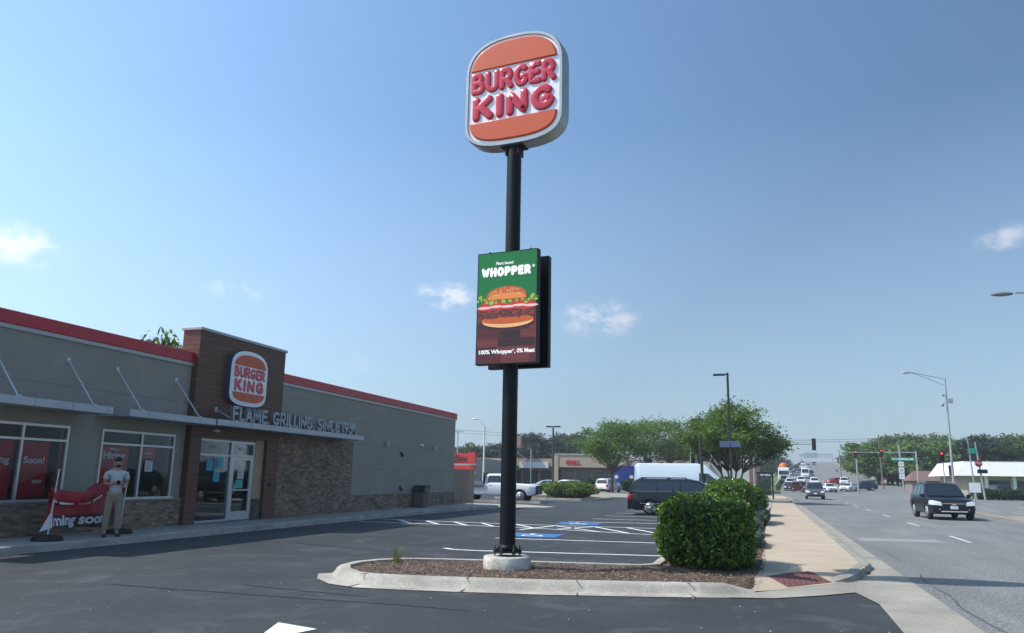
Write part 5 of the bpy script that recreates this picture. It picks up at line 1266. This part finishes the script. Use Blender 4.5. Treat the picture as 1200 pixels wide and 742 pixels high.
# ------------------------------------------------------------------ street furniture
galv=mat('galvanised_steel',(.40,.41,.41),.45,metal=.5,var=.08); bronze=mat('dark_bronze_paint',(.03,.028,.03),.5); sigb=mat('signal_black',(.012,.012,.013),.5); greens=mat('street_sign_green',(.01,.30,.20),.5); whs=mat('sign_white_sheet',(.72,.73,.73),.6); reds=mat('stop_red',(.50,.02,.02),.5)
wood_p=mat('utility_wood',(.17,.14,.11),.9,var=.2,scale=4); rl=mat('red_signal_lit',(.8,.02,.02),.4,emit=(1,.05,.04),es=2.2)
# parking lot lamp
t=thing('parking_lamp',(-1.08,52,0),'dark bronze lot lamp post with one flat head, rising in front of the locust tree','lamp post')
p=MB(); p.lathe((-1.08,52,0),[(.28,0),(.28,.7)],20); p.build('base',conc,t)
p=MB(); p.box(-1.15,-1.01,51.93,52.07,.7,8.45); p.build('pole',bronze,t)
p=MB(); p.box(-1.28,-1.04,51.95,52.05,8.30,8.38); p.box(-1.98,-1.26,51.78,52.22,8.28,8.38,bev=.03); p.build('lamp_head',bronze,t)
t=thing('lot_sign',(-1.05,50.6,3.7),'small blue and grey sign board fixed across the lot lamp post','sign')
p=MB(); p.box(-1.70,-.45,51.88,51.92,3.72,4.10,bev=.01); p.build('panel',mat('grey_blue_panel',(.10,.13,.20),.5),t)
p=MB(); p.box(-1.13,-1.03,51.874,51.878,3.76,4.06); p.build('stripe',mat('blue_stripe',(.02,.06,.30),.5),t)
t=thing('dark_post',(-3.0,54.6,0),'slim dark post standing in front of the white van nose','post')
p=MB(); p.tube([(-2.95,54.6,0),(-3.05,54.6,4.6)],.10,12); p.build('pole',bronze,t); p=MB(); p.lathe((-2.95,54.6,0),[(.2,0),(.2,.35)],14); p.build('base',conc,t)
# street light with brackets, camera gear
t=thing('street_light',(20.9,95,0),'tall galvanised street light with a long braced arm and cameras clamped below it','street light')
p=MB(); p.tube([(20.75,95,0),(20.85,95,13.0)],[.14,.085],14); p.build('pole',galv,t)
p=MB(); p.tube([(20.85,95,12.95),(19.2,95,13.35),(17.6,95,13.75)],.04,8); p.tube([(20.85,95,12.2),(19.2,95,13.0),(17.6,95,13.72)],.035,8); p.build('arm',galv,t)
p=MB(); p.sphere((17.1,95,13.72),(.55,.2,.11)); p.build('lamp_head',galv,t)
p=MB(); p.sphere((20.5,94.9,11.2),.16); p.tube([(20.5,94.9,11.2),(20.9,95,11.1)],.04,6); p.build('camera',mat('camera_grey',(.3,.32,.34),.5),t)
p=MB(); p.box(21.0,21.4,94.8,95.1,10.3,10.8); p.build('equipment_box',mat('camera_grey',(.3,.32,.34)),t)
p=MB(); p.sphere((20.35,94.9,10.15),.2); p.tube([(20.4,94.9,10.2),(20.9,95,10.6)],.04,6); p.build('camera',mat('camera_grey',(.3,.32,.34),.5),t)
# near street light, only its head and arm enter the frame
t=thing('street_light',(19.0,40,0),'street light at the right edge with only its curved arm and head in view','street light')
p=MB(); p.tube([(17.9,40,0),(17.9,40,9.7)],[.13,.09],12); p.build('pole',galv,t)
p=MB(); p.tube([(17.9,40,9.6),(16.5,40,10.1),(14.5,40,10.25),(12.0,40,10.28)],.045,8); p.build('arm',galv,t)
p=MB(); p.sphere((11.45,40,10.24),(.48,.17,.10)); p.build('lamp_head',mat('lamp_head_grey',(.16,.17,.18),.5),t)
# signals
def sig_head(mb,x,y,z,lit=False,vis=True,side=(1,0)):
    ux,uy=side; 
    mb.obox((x,y,z),V(ux,uy,0)*.19,V(-uy,ux,0)*.12,V(0,0,.55),0)
    for k in (-1,0,1):
        c=V(x,y,z+k*.34)-V(-uy,ux,0)*(.13)
        mb.tube([c,c-V(-uy,ux,0)*.18],[.13,.13],10,0,caps=False)
    if lit:
        c=V(x,y,z+.34)-V(-uy,ux,0)*.135; mb.tube([c,c-V(-uy,ux,0)*.01],[.12,.12],12,1)
def signal(name,loc,parts,label,cat='traffic signal',group=None): pass
t=thing('signal_mast',(1.0,104,0),'left signal mast reaching over the road from behind the locust tree','traffic signal')
p=MB(); p.tube([(.6,104,0),(.6,104,6.2)],.13,12); p.build('pole',galv,t)
p=MB(); p.tube([(.6,104,6.1),(7.9,104,6.3)],[.09,.05],8); p.build('arm',galv,t)
p=MB(); p.obox((7.75,103.95,6.25),V(.24,0,0),V(0,.02,0),V(0,0,.72)); sig_head(p,7.75,104.1,6.25,side=(-1,0)); p.build('signal_head',[sigb,rl],t)
def mast(x,y,xa,z,heads,label,name='signal_mast',lean=0):
    t=thing(name,(x,y,0),label,'traffic signal'); p=MB(); p.tube([(x,y,0),(x-lean,y,z+.25)],[.15,.12],12); p.build('pole',galv,t)
    p=MB(); p.tube([(x,y,z),(xa,y,z-.05)],[.09,.05],8); p.build('arm',galv,t)
    for hx,hz,lit in heads:
        p=MB(); p.obox((hx,y-.02,hz),V(.25,0,0),V(0,.015,0),V(0,0,.66)); sig_head(p,hx,y-.16,hz,lit); p.build('signal_head',[sigb,rl],t)
    return t
mast(25.6,140,15.8,6.65,[(20.5,6.55,True)],'white mast pole whose long arm carries a lit red signal and street name')
t=thing('street_name_sign',(24.6,139.9,0),'long green street name sign hanging under the signal arm','street sign')
p=MB(); p.box(21.9,25.3,139.8,139.86,5.35,5.85); p.build('panel',greens,t); p=MB(); 
for a,b in ((22.1,22.35),(22.5,22.7),(22.85,24.4),(24.55,25.1)): p.box(a,b,139.79,139.797,5.5,5.7)
p.build('lettering',whs,t)
mast(17.0,142,17.0-.001,7.0,[],'slim pole with the leftmost lit red signal')
q=[o for o in COL.objects if o.name.startswith('signal_mast')][-1]
p=MB(); p.obox((16.9,141.8,6.45),V(.25,0,0),V(0,.015,0),V(0,0,.72)); sig_head(p,16.9,141.65,6.45,True); p.build('signal_head',[sigb,rl],q)
t=thing('signal_post',(20.6,97,0),'low signal post with a lit red head, directly left of the tall street light','traffic signal'); p=MB(); p.tube([(20.35,97,0),(20.35,97,5.0)],.06,10); p.build('pole',galv,t)
p=MB(); p.obox((20.2,96.9,4.65),V(.26,0,0),V(0,.015,0),V(0,0,.55)); sig_head(p,20.2,96.75,4.65,True); p.build('signal_head',[sigb,rl],t)
p=MB(); sig_head(p,20.95,96.9,3.2,False,side=(.3,.95)); p.build('signal_head',[sigb,rl],t)
t=thing('signal_post',(24.0,103,0),'leaning grey pole with two dark signal heads turned sideways, right of the tall street light','traffic signal')
p=MB(); p.tube([(24.7,103,0),(24.35,103,6.9)],[.09,.06],10); p.build('pole',galv,t)
for dx,z in ((-1.05,6.0),(-.45,6.15)):
    p=MB(); sig_head(p,24.35+dx,103,z,side=(.25,.97)); p.build('signal_head',[sigb,rl],t)
p=MB(); p.tube([(24.35,103,6.5),(23.2,103,6.4)],.04,6); p.build('arm',galv,t)
t=thing('sign_pole',(26.0,104,0),'pale pole with green blade, red stop board and sideways signal, left of the conifer','sign pole')
p=MB(); p.tube([(25.85,104,0),(25.35,104,6.6)],[.12,.08],10); p.build('pole',galv,t)
p=MB(); p.box(24.5,25.3,103.9,103.94,5.3,5.9); p.build('green_blade',greens,t)
T=frame((25.45,103.8,4.15),(1,0,0),(0,0,1)); p=MB(); p.plate([(.42*math.cos(R(22.5+45*k)),.42*math.sin(R(22.5+45*k))) for k in range(8)],T,0,.02); text(p,'STOP',T,size=.3,offset=.02,depth=.004,z=.022,mi=1); p.build('stop_board',[reds,whs],t)
p=MB(); p.obox((25.8,103.9,3.25),V(.5,0,0),V(0,.15,0),V(0,0,.22)); p.build('signal_head',sigb,t)
# route shields pole and utility poles
t=thing('route_sign',(24.5,150,0),'pole with three stacked white route signs on the grass verge','route sign'); p=MB(); p.tube([(24.9,148,0),(24.3,148,8.6)],[.09,.06],8); p.build('pole',galv,t)
for k,(z,h) in enumerate(((5.0,.75),(3.95,.95),(2.95,.85))):
    p=MB(); p.box(24.2,25.05,147.85,147.88,z-h/2,z+h/2,0); T=frame((24.62,147.85,z),(1,0,0),(0,0,1)); text(p,('EAST','20','→')[k] if k<2 else '>',T,size=.3 if k==0 else .5,offset=.01,depth=.004,mi=1); p.build('route_plate',[whs,blackp],t)
# pedestrian push sign
for i,(x,y,z,r_,lab) in enumerate(((24.6,168,11,.0,'wooden utility pole at the left end of the signal arm, before the wood'),(28.8,172,9.2,.0,'short pale pole in front of the wood, right of the route signs'),(15.2,205,9.5,0,'slim pole left of the lit red signals, beside the rise'),(22.5,330,14,0,'utility pole high on the right of the rise'),(31.5,300,15,0,'tall utility pole beside the rising road'))):
    if i>=3: x=SR(y)+2
    if i==2: x=SR(y)-9.2
    t=thing('utility_pole',(x,y,SZ(y)*.5 if i>2 else 0),lab,'utility pole'); p=MB(); p.tube([(x,y,-.1),(x-.25,y,z)],[.17,.12],8); p.build('pole',wood_p if i not in (1,2) else galv,t)
    if i in (0,3,4): p=MB(); p.box(x-1.3,x+.9,y-.06,y+.06,z-.9,z-.75); p.build('crossarm',wood_p,t)
wr=mat('wire',(.05,.05,.055),.6)
for i,(a,b,s) in enumerate((((-60,150,11.2),(24.4,168,10.3),1.2),((24.4,168,10.3),(38.5,300,13.8),1.5),((-60,151,10.6),(24.4,168.2,9.9),1.1),((24.4,168,10.3),(110,150,11),1.6))):
    a,b=V(*a),V(*b); p=MB(); p.tube([a.lerp(b,k/14)-V(0,0,4*s*(k/14)*(1-k/14)) for k in range(15)],.03,5); o=p.build('overhead_wire',wr,None); tag(o,['thin overhead wire spanning from the left to the wooden pole','overhead wire running up along the rise','lower thin overhead wire spanning from the left','overhead wire leaving the frame to the right'][i],'wire')
# bus shelter
t=thing('bus_shelter',(1.0,76,0),'small dark framed bus shelter beside the sidewalk behind the hedge','bus shelter')
p=MB()
for x in (.75,2.0):
    for y in (75.2,77.8): p.box(x-.04,x+.04,y-.04,y+.04,.1,2.35)
p.build('frame',bronze,t); p=MB(); p.box(.6,2.15,75,78,2.35,2.5,bev=.03); p.build('roof',bronze,t)
p=MB(); p.box(.75,.77,75.3,77.7,.4,2.2); p.box(.85,1.9,77.75,77.77,.4,2.2); p.build('glass_panel',pane_mat('shelter_glass',(.35,.38,.4)),t); p=MB(); p.box(.85,1.25,75.5,77.4,.5,.58); p.build('bench',bronze,t)
# two signal heads on a pole behind the van
t=thing('signal_post',(-4.5,78,0),'pair of dark signal heads on a grey post above the white van roof','traffic signal')
p=MB(); p.tube([(-4.85,79,0),(-4.85,79,4.2)],.08,10); p.build('pole',galv,t)
for x in (-5.15,-4.5): p=MB(); sig_head(p,x,78.8,3.55); p.build('signal_head',[sigb,rl],t)
t=thing('pylon_sign',(-6.2,104,0),'faded red brown box sign on a post, half hidden by the locust crown','pylon sign')
p=MB(); p.tube([(-7.0,104,0),(-7.0,104,8)],.14,10); p.build('pole',galv,t); p=MB(); p.box(-6.85,-4.3,103.7,104.2,7.2,9.3,bev=.04); p.build('sign_box',mat('faded_red',(.28,.07,.05),.6),t); p=MB(); p.box(-6.4,-4.5,103.69,103.697,7.9,8.6); p.build('sign_face',mat('pale_face',(.55,.45,.42),.6),t)
# poles in the left distance
def lamp(x,y,z,lab,m,arm=1.2,sq=False):
    t=thing('lamp_post',(x,y,0),lab,'lamp post'); p=MB(); p.tube([(x,y,0),(x,y,z)],[.12,.09],8); p.build('pole',m,t); p=MB()
    if sq: p.box(x-arm,x-.15,y-.2,y+.2,z-.06,z+.08); p.box(x+.15,x+arm,y-.2,y+.2,z-.06,z+.08); p.box(x-.2,x+.2,y-.04,y+.04,z-.04,z+.04)
    else: p.tube([(x,y,z),(x-arm*.5,y,z+.6),(x-arm,y,z+.85)],.06,6); p.sphere((x-arm-.25,y,z+.85),(.4,.14,.09))
    p.build('lamp_head',m,t)
wpp=mat('white_pole',(.62,.63,.62),.5)
lamp(-27.5,82,7.0,'white curved street lamp just right of the red shop sign',wpp,.9); lamp(-19.8,82,7.0,'dark twin headed lot lamp in front of the shops, right of the sign pole',bronze,.75,True)
lamp(-10.6,150,12,'slender dark lamp far behind, above the white van',bronze,.8,True); lamp(-4.4,130,8.2,'faint pole right of the slender far lamp',galv,.4,True); lamp(-44,118,8.7,'small square headed lamp above the red shop roof',galv,.9,True)
t=thing('pylon_sign',(-36,130,0),'tall tan double post shopping centre sign with a brown head','pylon sign'); p=MB(); p.box(-39.2,-38.4,129.6,130.4,0,7.2); p.build('post',mat('tan_post',(.42,.33,.24),.8),t)
p=MB(); p.box(-39.3,-36.9,129.5,130.5,6.6,8.6,bev=.05); p.build('sign_box',mat('brown_box',(.30,.20,.14),.7),t); p=MB(); p.tube([(-35.2,130,0),(-35.2,130,6.5)],.1,6); p.tube([(-38.4,130,6.2),(-35.2,130,4.2)],.06,6); p.build('brace',galv,t)
t=thing('overhead_gantry',(50,640,15),'grey truss gantry over the crest of the rising road','gantry')
p=MB()
for x in (38,60): p.tube([(x,640,10),(x,640,23)],.35,8)
p.build('posts',galv,t); p=MB(); p.box(38,60,639.7,640.3,22.4,23); p.box(38,60,639.7,640.3,20.8,21.1); 
for k in range(12): p.bar((38+k*1.8,640,21),(39.8+k*1.8,640,22.5),.2,.2)
p.build('truss',galv,t); p=MB(); p.box(40,50,639,639.3,20,24); p.build('sign_panel',mat('gantry_panel',(.32,.38,.42),.6),t)
t=thing('guard_rail',(15,300,0),'pale concrete barrier along the left edge of the rising road','barrier'); p=MB(); p.sweep([(SL(y)-.9,y,SZ(y)) for y in range(150,650,10)],[(-.15,0),(-.1,.9),(.1,.9),(.15,0)]); p.build('wall',conc_w,t)
t=thing('guard_rail',(34,300,0),'pale concrete barrier along the right edge of the rising road','barrier'); p=MB(); p.sweep([(SR(y)+.6,y,SZ(y)) for y in range(205,650,10)],[(-.15,0),(-.1,.9),(.1,.9),(.15,0)]); p.build('wall',conc_w,t)
# ------------------------------------------------------------------ far buildings
fas=mat('tan_fascia',(.45,.36,.26),.85,var=.08); fas2=mat('pale_tan',(.52,.46,.38),.85); shop=mat('shop_glass',(.02,.025,.028),.1,spec=.7); brn=mat('brown_shop_brick',(.22,.14,.10),.9,var=.1)
t=thing('auto_parts_shop',(-45,112,0),'red banded auto parts shop just beyond the tan board fence','shop')
p=MB(); p.box(-62,-37.6,108,125,0,4.3); p.build('wall',mat('shop_grey',(.35,.33,.31),.8),t)
rb_=mat('shop_red',(.60,.03,.02),.5); p=MB(); p.box(-62.1,-38.5,107.7,107.99,3.5,4.95); p.box(-38.49,-37.4,107.5,107.99,3.5,5.1); p.box(-62.1,-37.4,107.7,107.99,2.4,3.25); p.build('red_band',rb_,t)
p=MB(); p.box(-62.1,-37.4,107.75,107.98,3.251,3.499); p.box(-62.1,-37.4,107.75,107.98,2.2,2.399); p.build('white_stripe',mat('stripe_white',(.6,.6,.58),.6),t)
p=MB(); p.box(-61.5,-40,107.6,107.98,.2,1.9); p.build('shop_window',shop,t)
p=MB(); T=frame((-39.75,107.66,4.2),(1,0,0),(0,0,1)); text(p,'Zone',T,size=1.15,width=2.3,offset=.03,depth=.06,shear=.25); T=frame((-42.3,107.66,4.2),(1,0,0),(0,0,1)); text(p,'Auto',T,size=1.15,width=2.4,offset=.03,depth=.06,shear=.25); p.build('shop_lettering',mat('dark_red_letter',(.13,.01,.02),.5),t)
t=thing('strip_mall',(-30,135,0),'long tan strip mall with a green awning, a white sign band and red lettering','shops')
p=MB(); p.box(-56,-6,132,150,0,4.8); p.build('wall',brn,t)
p=MB(); p.box(-56,-31.6,131.4,131.99,3.6,4.9); p.build('left_fascia',mat('rose_fascia',(.40,.29,.22),.85),t)
p=MB(); p.box(-37.6,-32.5,131.2,131.399,3.3,4.3); p.build('white_sign_band',mat('band_white',(.66,.67,.66),.5),t)
p=MB(); p.box(-31.4,-19,131.0,131.99,3.5,5.5); p.box(-31.6,-30.7,130.9,131.4,0,5.6); p.box(-20,-19.2,130.9,131.4,0,5.5); p.box(-31.7,-18.9,130.9,132,5.5,5.75); p.build('tan_fascia',fas,t)
p=MB(); p.box(-18.9,-6,131.2,131.99,3.2,4.6); p.build('right_fascia',fas2,t)
p=MB(); p.add([(-46,131.98,3.5),(-38,131.98,3.5),(-38,130,2.5),(-46,130,2.5),(-46,131.98,3.3),(-38,131.98,3.3),(-38,130,2.35),(-46,130,2.35)],[(0,3,2,1),(4,5,6,7),(3,7,6,2),(0,4,7,3),(1,2,6,5)]); p.build('green_awning',mat('awning_green',(.015,.10,.06),.8),t)
p=MB()
for x in range(-55,-7,3): p.box(x,x+2.5,131.9,131.985,.3,2.9)
p.build('shop_window',shop,t)
p=MB(); T=frame((-28.2,130.98,4.25),(1,0,0),(0,0,1)); text(p,'GRILL',T,size=.95,offset=.05,depth=.05); p.build('red_lettering',mat('red_neon',(.55,.02,.02),.5),t)
p=MB(); T=frame((-41.5,131.38,4.25),(1,0,0),(0,0,1)); 
p.plate([(1.9*math.cos(k*.3927),.42*math.sin(k*.3927)) for k in range(16)],T,0,.08); p.build('oval_sign',mat('cream_sign',(.72,.66,.5),.6),t)
# blue trailers beyond the hedges
bl=mat('trailer_blue',(.012,.035,.22),.5,var=.08)
for x0,x1,lab in ((-20.3,-15.2,'blue covered trailer with a sloping nose, left of the tree trunk'),(-14.6,-8.9,'larger blue covered trailer with round white emblems, right of the tree trunk')):
    t=thing('trailer',((x0+x1)/2,118,0),lab,'trailer'); p=MB(); nz=1.5 if x0<-16 else .2
    p.add([(x,y,z) for y in (117,119.4) for x,z in ((x0,.9),(x1,.9),(x1,3.6),(x0+nz,3.6))],[(0,1,2,3),(7,6,5,4),(0,4,5,1),(1,5,6,2),(2,6,7,3),(3,7,4,0)]); p.build('body',bl,t,fixn=True)
    for x in (x0+1.2,x1-1.0): p=MB(); p.lathe((x,117.2,.45),[(.45,-.12),(.45,.12)],16,axis='y'); p.build('wheel',tyrem,t)
    p=MB()
    for k in range(2): p.plate([(.28*math.cos(q*.5236),.28*math.sin(q*.5236)) for q in range(12)],frame((x0+1.6+k*2.2,116.995,2.0),(1,0,0),(0,0,1)),0,.01)
    p.build('emblem',whs,t)
t=thing('shop_canopy',(-8,122,0),'pink and white striped stall canopy right of the blue trailers','canopy')
p=MB(); p.box(-9.2,-6.2,121,123,2.6,3.9,bev=.1); p.build('canopy',mat('pink_canvas',(.50,.22,.24),.8,var=.5,scale=2),t)
for x in (-9,-6.4): p=MB(); p.box(x-.05,x+.05,121.1,121.2,0,2.6); p.build('post',galv,t)
# white low building behind the locust
t=thing('shop',(2,135,0),'white walled shop half hidden behind the locust trunk','shop'); p=MB(); p.box(-6,0,132,142,0,6.0); p.build('wall',mat('shop_white',(.6,.6,.58),.8),t); p=MB(); p.box(0.01,1.6,131.9,142,0,4.0); p.build('brick_wing',brn,t)
p=MB(); p.box(-5,-3,131.9,131.99,.3,2.4); p.build('shop_window',shop,t)
# white mansard building on the right
wm=mat('white_mansard',(.72,.72,.70),.7,var=.05); wb_=mat('beige_wall',(.38,.33,.26),.85,var=.08)
t=thing('white_building',(45,136,0),'low white building with a sloping white mansard roof behind the hedges on the right','building')
p=MB(); p.box(29.8,62,128.5,145,0,3.6); p.build('wall',wb_,t)
p=MB(); x0,x1,y0,y1=28.2,44.5,127.2,146
p.add([(x0,y0,3.0),(x1,y0,3.0),(x1,y1,3.0),(x0,y1,3.0),(x0+1.3,y0+1,4.95),(x1-.2,y0+1,4.95),(x1-.2,y1-1,4.95),(x0+1.3,y1-1,4.95)],[(0,1,5,4),(1,2,6,5),(2,3,7,6),(3,0,4,7),(4,5,6,7),(3,2,1,0)]); p.box(x0+1.31,x1-.22,y0+1.01,y1-1.01,4.96,5.05); p.build('mansard_roof',wm,t)
p=MB(); p.box(44.6,64,126.2,146,0,4.95); p.build('white_wing',wm,t)
p=MB(); p.add([(43.9,126.1,3.2),(48.5,126.1,4.9),(48.5,126.1,5.2),(43.9,126.1,3.5),(43.9,127,3.2),(48.5,127,4.9),(48.5,127,5.2),(43.9,127,3.5)],[(0,1,2,3),(7,6,5,4),(0,4,5,1),(3,2,6,7),(0,3,7,4),(1,5,6,2)]); p.build('roof_eave',wm,t)
p=MB()
for x in (32,35.5,39,42.2): p=MB(); p.box(x,x+.35,127.9,128.49,0,3.0); p.build('pier',wm,t)
p=MB()
for a,b in ((32.6,35.2),(36.1,38.7),(39.6,41.9)): p=MB(); p.box(a,b,128.40,128.49,.8,2.4); p.build('window',shop,t)
p=MB(); p.box(45.2,46.2,126.1,126.19,2.3,4.1); p.build('window',shop,t)
p=MB(); p.box(38.8,39.4,130,131,5.06,5.5); p.build('roof_vent',galv,t)
t=thing('house',(28.5,160,0),'small brown roofed house between the mast pole and the white building','house')
p=MB(); p.box(27.5,35.5,156,163,0,2.4); p.build('wall',mat('house_wall',(.25,.2,.17),.8),t); p=MB()
p.add([(27,155.5,2.3),(36,155.5,2.3),(36,163.5,2.3),(27,163.5,2.3),(28.5,159.5,4.1),(34.8,159.5,4.1)],[(0,1,5,4),(2,3,4,5),(1,2,5),(3,0,4),(3,2,1,0)]); p.build('roof',mat('brown_roof',(.16,.10,.08),.85,var=.1),t)
p=MB(); p.box(30,31.2,155.9,155.99,.9,1.9); p.build('window',shop,t)
t=thing('dark_fence',(31,158,0),'long dark low wall along the verge before the wood','fence'); p=MB(); p.box(29.6,45,152,152.2,0,2.1); p.build('boards',mat('dark_fence_paint',(.03,.04,.06),.8),t)
for x in (30,34,38,42): p=MB(); p.box(x-.08,x+.08,151.88,151.99,0,2.2); p.build('post',mat('dark_fence_paint',(.03,.04,.06)),t)
t=thing('notice_board',(18.0,76,0),'small white square sign on a post beside the black suv, by the hedges','sign'); p=MB(); p.tube([(18.1,76,0),(18.1,76,1.4)],.05,8); p.build('post',galv,t); p=MB(); p.box(17.75,18.6,75.9,75.95,1.05,1.85,bev=.01); p.build('panel',whs,t)
# parked dark cars beside the white building
G='dark cars parked by the white building'
far('suv',pb,30.5,117,100,'black suv parked behind the rounded hedges near the white building','suv','suv',G,z=.06)
far('sedan',pb,45.5,122,170,'black sedan parked at the right edge in front of the white wing','sedan','sedan',G,z=.06)
# ------------------------------------------------------------------ sky, sun, camera
W=bpy.data.worlds.new('World'); SC.world=W; W.use_nodes=True; nt=W.node_tree; bg=nt.nodes['Background']; N=nt.nodes.new; L=nt.links.new
EL=50.0; AZ=-108.0
sky=N('ShaderNodeTexSky'); sky.sky_type='NISHITA'; sky.sun_disc=False; sky.sun_elevation=R(EL); sky.sun_rotation=R(AZ); sky.air_density=1.0; sky.dust_density=1.0; sky.ozone_density=1.3
tc=N('ShaderNodeTexCoord'); nz=N('ShaderNodeTexNoise'); nz.inputs['Scale'].default_value=26; nz.inputs['Detail'].default_value=7; nz.inputs['Roughness'].default_value=.6
mp=N('ShaderNodeMapping'); mp.inputs['Scale'].default_value=(1,1,1.7); L(tc.outputs['Generated'],mp.inputs[0]); L(mp.outputs[0],nz.inputs['Vector'])
nv=N('ShaderNodeVectorMath'); nv.operation='NORMALIZE'; L(tc.outputs['Generated'],nv.inputs[0])
CL=[(-0.3593, 0.9058, 0.2245, 0.05, 1.15), (-0.1742, 0.9642, 0.1998, 0.065, 1.05), (-0.7441, 0.6253, 0.2351, 0.075, 0.62), (-0.583, 0.7829, 0.217, 0.055, 0.6), (0.2779, 0.9235, 0.2645, 0.04, 0.7), (0.2527, 0.9334, 0.2548, 0.04, 0.3), (-0.4712, 0.8721, 0.1318, 0.05, 0.4)]
tot=None
for (dx,dy,dz,rad,stre) in CL:
    sub=N('ShaderNodeVectorMath'); sub.operation='SUBTRACT'; L(nv.outputs[0],sub.inputs[0]); sub.inputs[1].default_value=(dx,dy,dz)
    sc_=N('ShaderNodeVectorMath'); sc_.operation='MULTIPLY'; L(sub.outputs[0],sc_.inputs[0]); sc_.inputs[1].default_value=(1/rad,1/rad,2.1/rad)
    ln=N('ShaderNodeVectorMath'); ln.operation='LENGTH'; L(sc_.outputs[0],ln.inputs[0])
    mr=N('ShaderNodeMapRange'); mr.inputs['From Min'].default_value=1; mr.inputs['From Max'].default_value=0; mr.inputs['To Max'].default_value=stre; L(ln.outputs['Value'],mr.inputs['Value'])
    if tot is None: tot=mr.outputs[0]
    else:
        a=N('ShaderNodeMath'); a.operation='ADD'; L(tot,a.inputs[0]); L(mr.outputs[0],a.inputs[1]); tot=a.outputs[0]
n2=N('ShaderNodeMapRange'); n2.inputs['From Min'].default_value=.35; n2.inputs['From Max'].default_value=.7; n2.inputs['To Min'].default_value=0; n2.inputs['To Max'].default_value=1.5; L(nz.outputs['Fac'],n2.inputs['Value'])
mu=N('ShaderNodeMath'); mu.operation='MULTIPLY'; L(tot,mu.inputs[0]); L(n2.outputs[0],mu.inputs[1])
sm_=N('ShaderNodeMapRange'); sm_.interpolation_type='SMOOTHSTEP'; sm_.inputs['From Min'].default_value=.05; sm_.inputs['From Max'].default_value=.8; sm_.inputs['To Max'].default_value=.85; L(mu.outputs[0],sm_.inputs['Value'])
mx=N('ShaderNodeMixRGB'); L(sm_.outputs[0],mx.inputs[0]); 
sp_=N('ShaderNodeSeparateXYZ'); L(nv.outputs[0],sp_.inputs[0]); hz=N('ShaderNodeMapRange'); hz.inputs['From Min'].default_value=.0; hz.inputs['From Max'].default_value=.42; hz.inputs['To Min'].default_value=.65; hz.inputs['To Max'].default_value=0; L(sp_.outputs[2],hz.inputs['Value'])
hm_=N('ShaderNodeMixRGB'); L(hz.outputs[0],hm_.inputs[0]); L(sky.outputs[0],hm_.inputs[1]); hm_.inputs[2].default_value=(3.7,4.1,5.1,1); L(hm_.outputs[0],mx.inputs[1]); mx.inputs[2].default_value=(6.2,5.6,6.1,1)

dt=N('ShaderNodeVectorMath'); dt.operation='DOT_PRODUCT'; L(nv.outputs[0],dt.inputs[0]); dt.inputs[1].default_value=(math.sin(R(AZ))*math.cos(R(EL)),math.cos(R(AZ))*math.cos(R(EL)),math.sin(R(EL)))
gl=N('ShaderNodeMapRange'); gl.inputs['From Min'].default_value=0; gl.inputs['From Max'].default_value=.62; gl.inputs['To Min'].default_value=.86; gl.inputs['To Max'].default_value=1.52; L(dt.outputs['Value'],gl.inputs['Value'])
tn=N('ShaderNodeVectorMath'); tn.operation='MULTIPLY'; L(mx.outputs[0],tn.inputs[0]); tn.inputs[1].default_value=(.85,1.0,1.06)
gs=N('ShaderNodeVectorMath'); gs.operation='SCALE'; L(tn.outputs[0],gs.inputs[0]); L(gl.outputs[0],gs.inputs['Scale'])
L(gs.outputs[0],bg.inputs[0]); bg.inputs[1].default_value=.14
sd=bpy.data.lights.new('sun','SUN'); sd.energy=4.5; sd.angle=R(.5); sd.color=(1,.955,.88); so=bpy.data.objects.new('sun',sd); COL.objects.link(so)
to=V(math.sin(R(AZ))*math.cos(R(EL)),math.cos(R(AZ))*math.cos(R(EL)),math.sin(R(EL))); so.rotation_euler=to.to_track_quat('Z','Y').to_euler()
hz_=MB(); hz_.box(-1210,1210,-210,1210,-1.2,27); hm2=bpy.data.materials.new('haze_air'); hm2.use_nodes=True; nt2=hm2.node_tree; nt2.nodes.remove(nt2.nodes['Principled BSDF'])
pv=nt2.nodes.new('ShaderNodeVolumePrincipled'); pv.inputs['Color'].default_value=(.80,.86,.95,1); pv.inputs['Density'].default_value=.0005; pv.inputs['Anisotropy'].default_value=.2
nt2.links.new(pv.outputs[0],nt2.nodes['Material Output'].inputs['Volume']); ho=hz_.build('haze',hm2,kind='stuff'); tag(ho,'thin pale summer haze over the street and lots','haze')
cd=bpy.data.cameras.new('camera'); cam=bpy.data.objects.new('camera',cd); COL.objects.link(cam); SC.camera=cam
cd.sensor_width=36; cd.lens=920/1200*36; cd.clip_end=6000; cd.clip_start=.1
pit=math.atan(189/920); yaw=R(-16.7); ro=.0175
fwd=V(math.sin(yaw)*math.cos(pit),math.cos(yaw)*math.cos(pit),math.sin(pit)); rt=V(math.cos(yaw),-math.sin(yaw),0); up=rt.cross(fwd)
r2=rt*math.cos(ro)+up*math.sin(ro); u2=-rt*math.sin(ro)+up*math.cos(ro)
cam.matrix_world=Matrix(((r2.x,u2.x,-fwd.x,0),(r2.y,u2.y,-fwd.y,0),(r2.z,u2.z,-fwd.z,1.6),(0,0,0,1)))
vs=SC.view_settings; vs.view_transform='Standard'; vs.look='None'; vs.exposure=0.12; vs.gamma=1
SC.cycles.max_bounces=8; SC.cycles.transparent_max_bounces=12
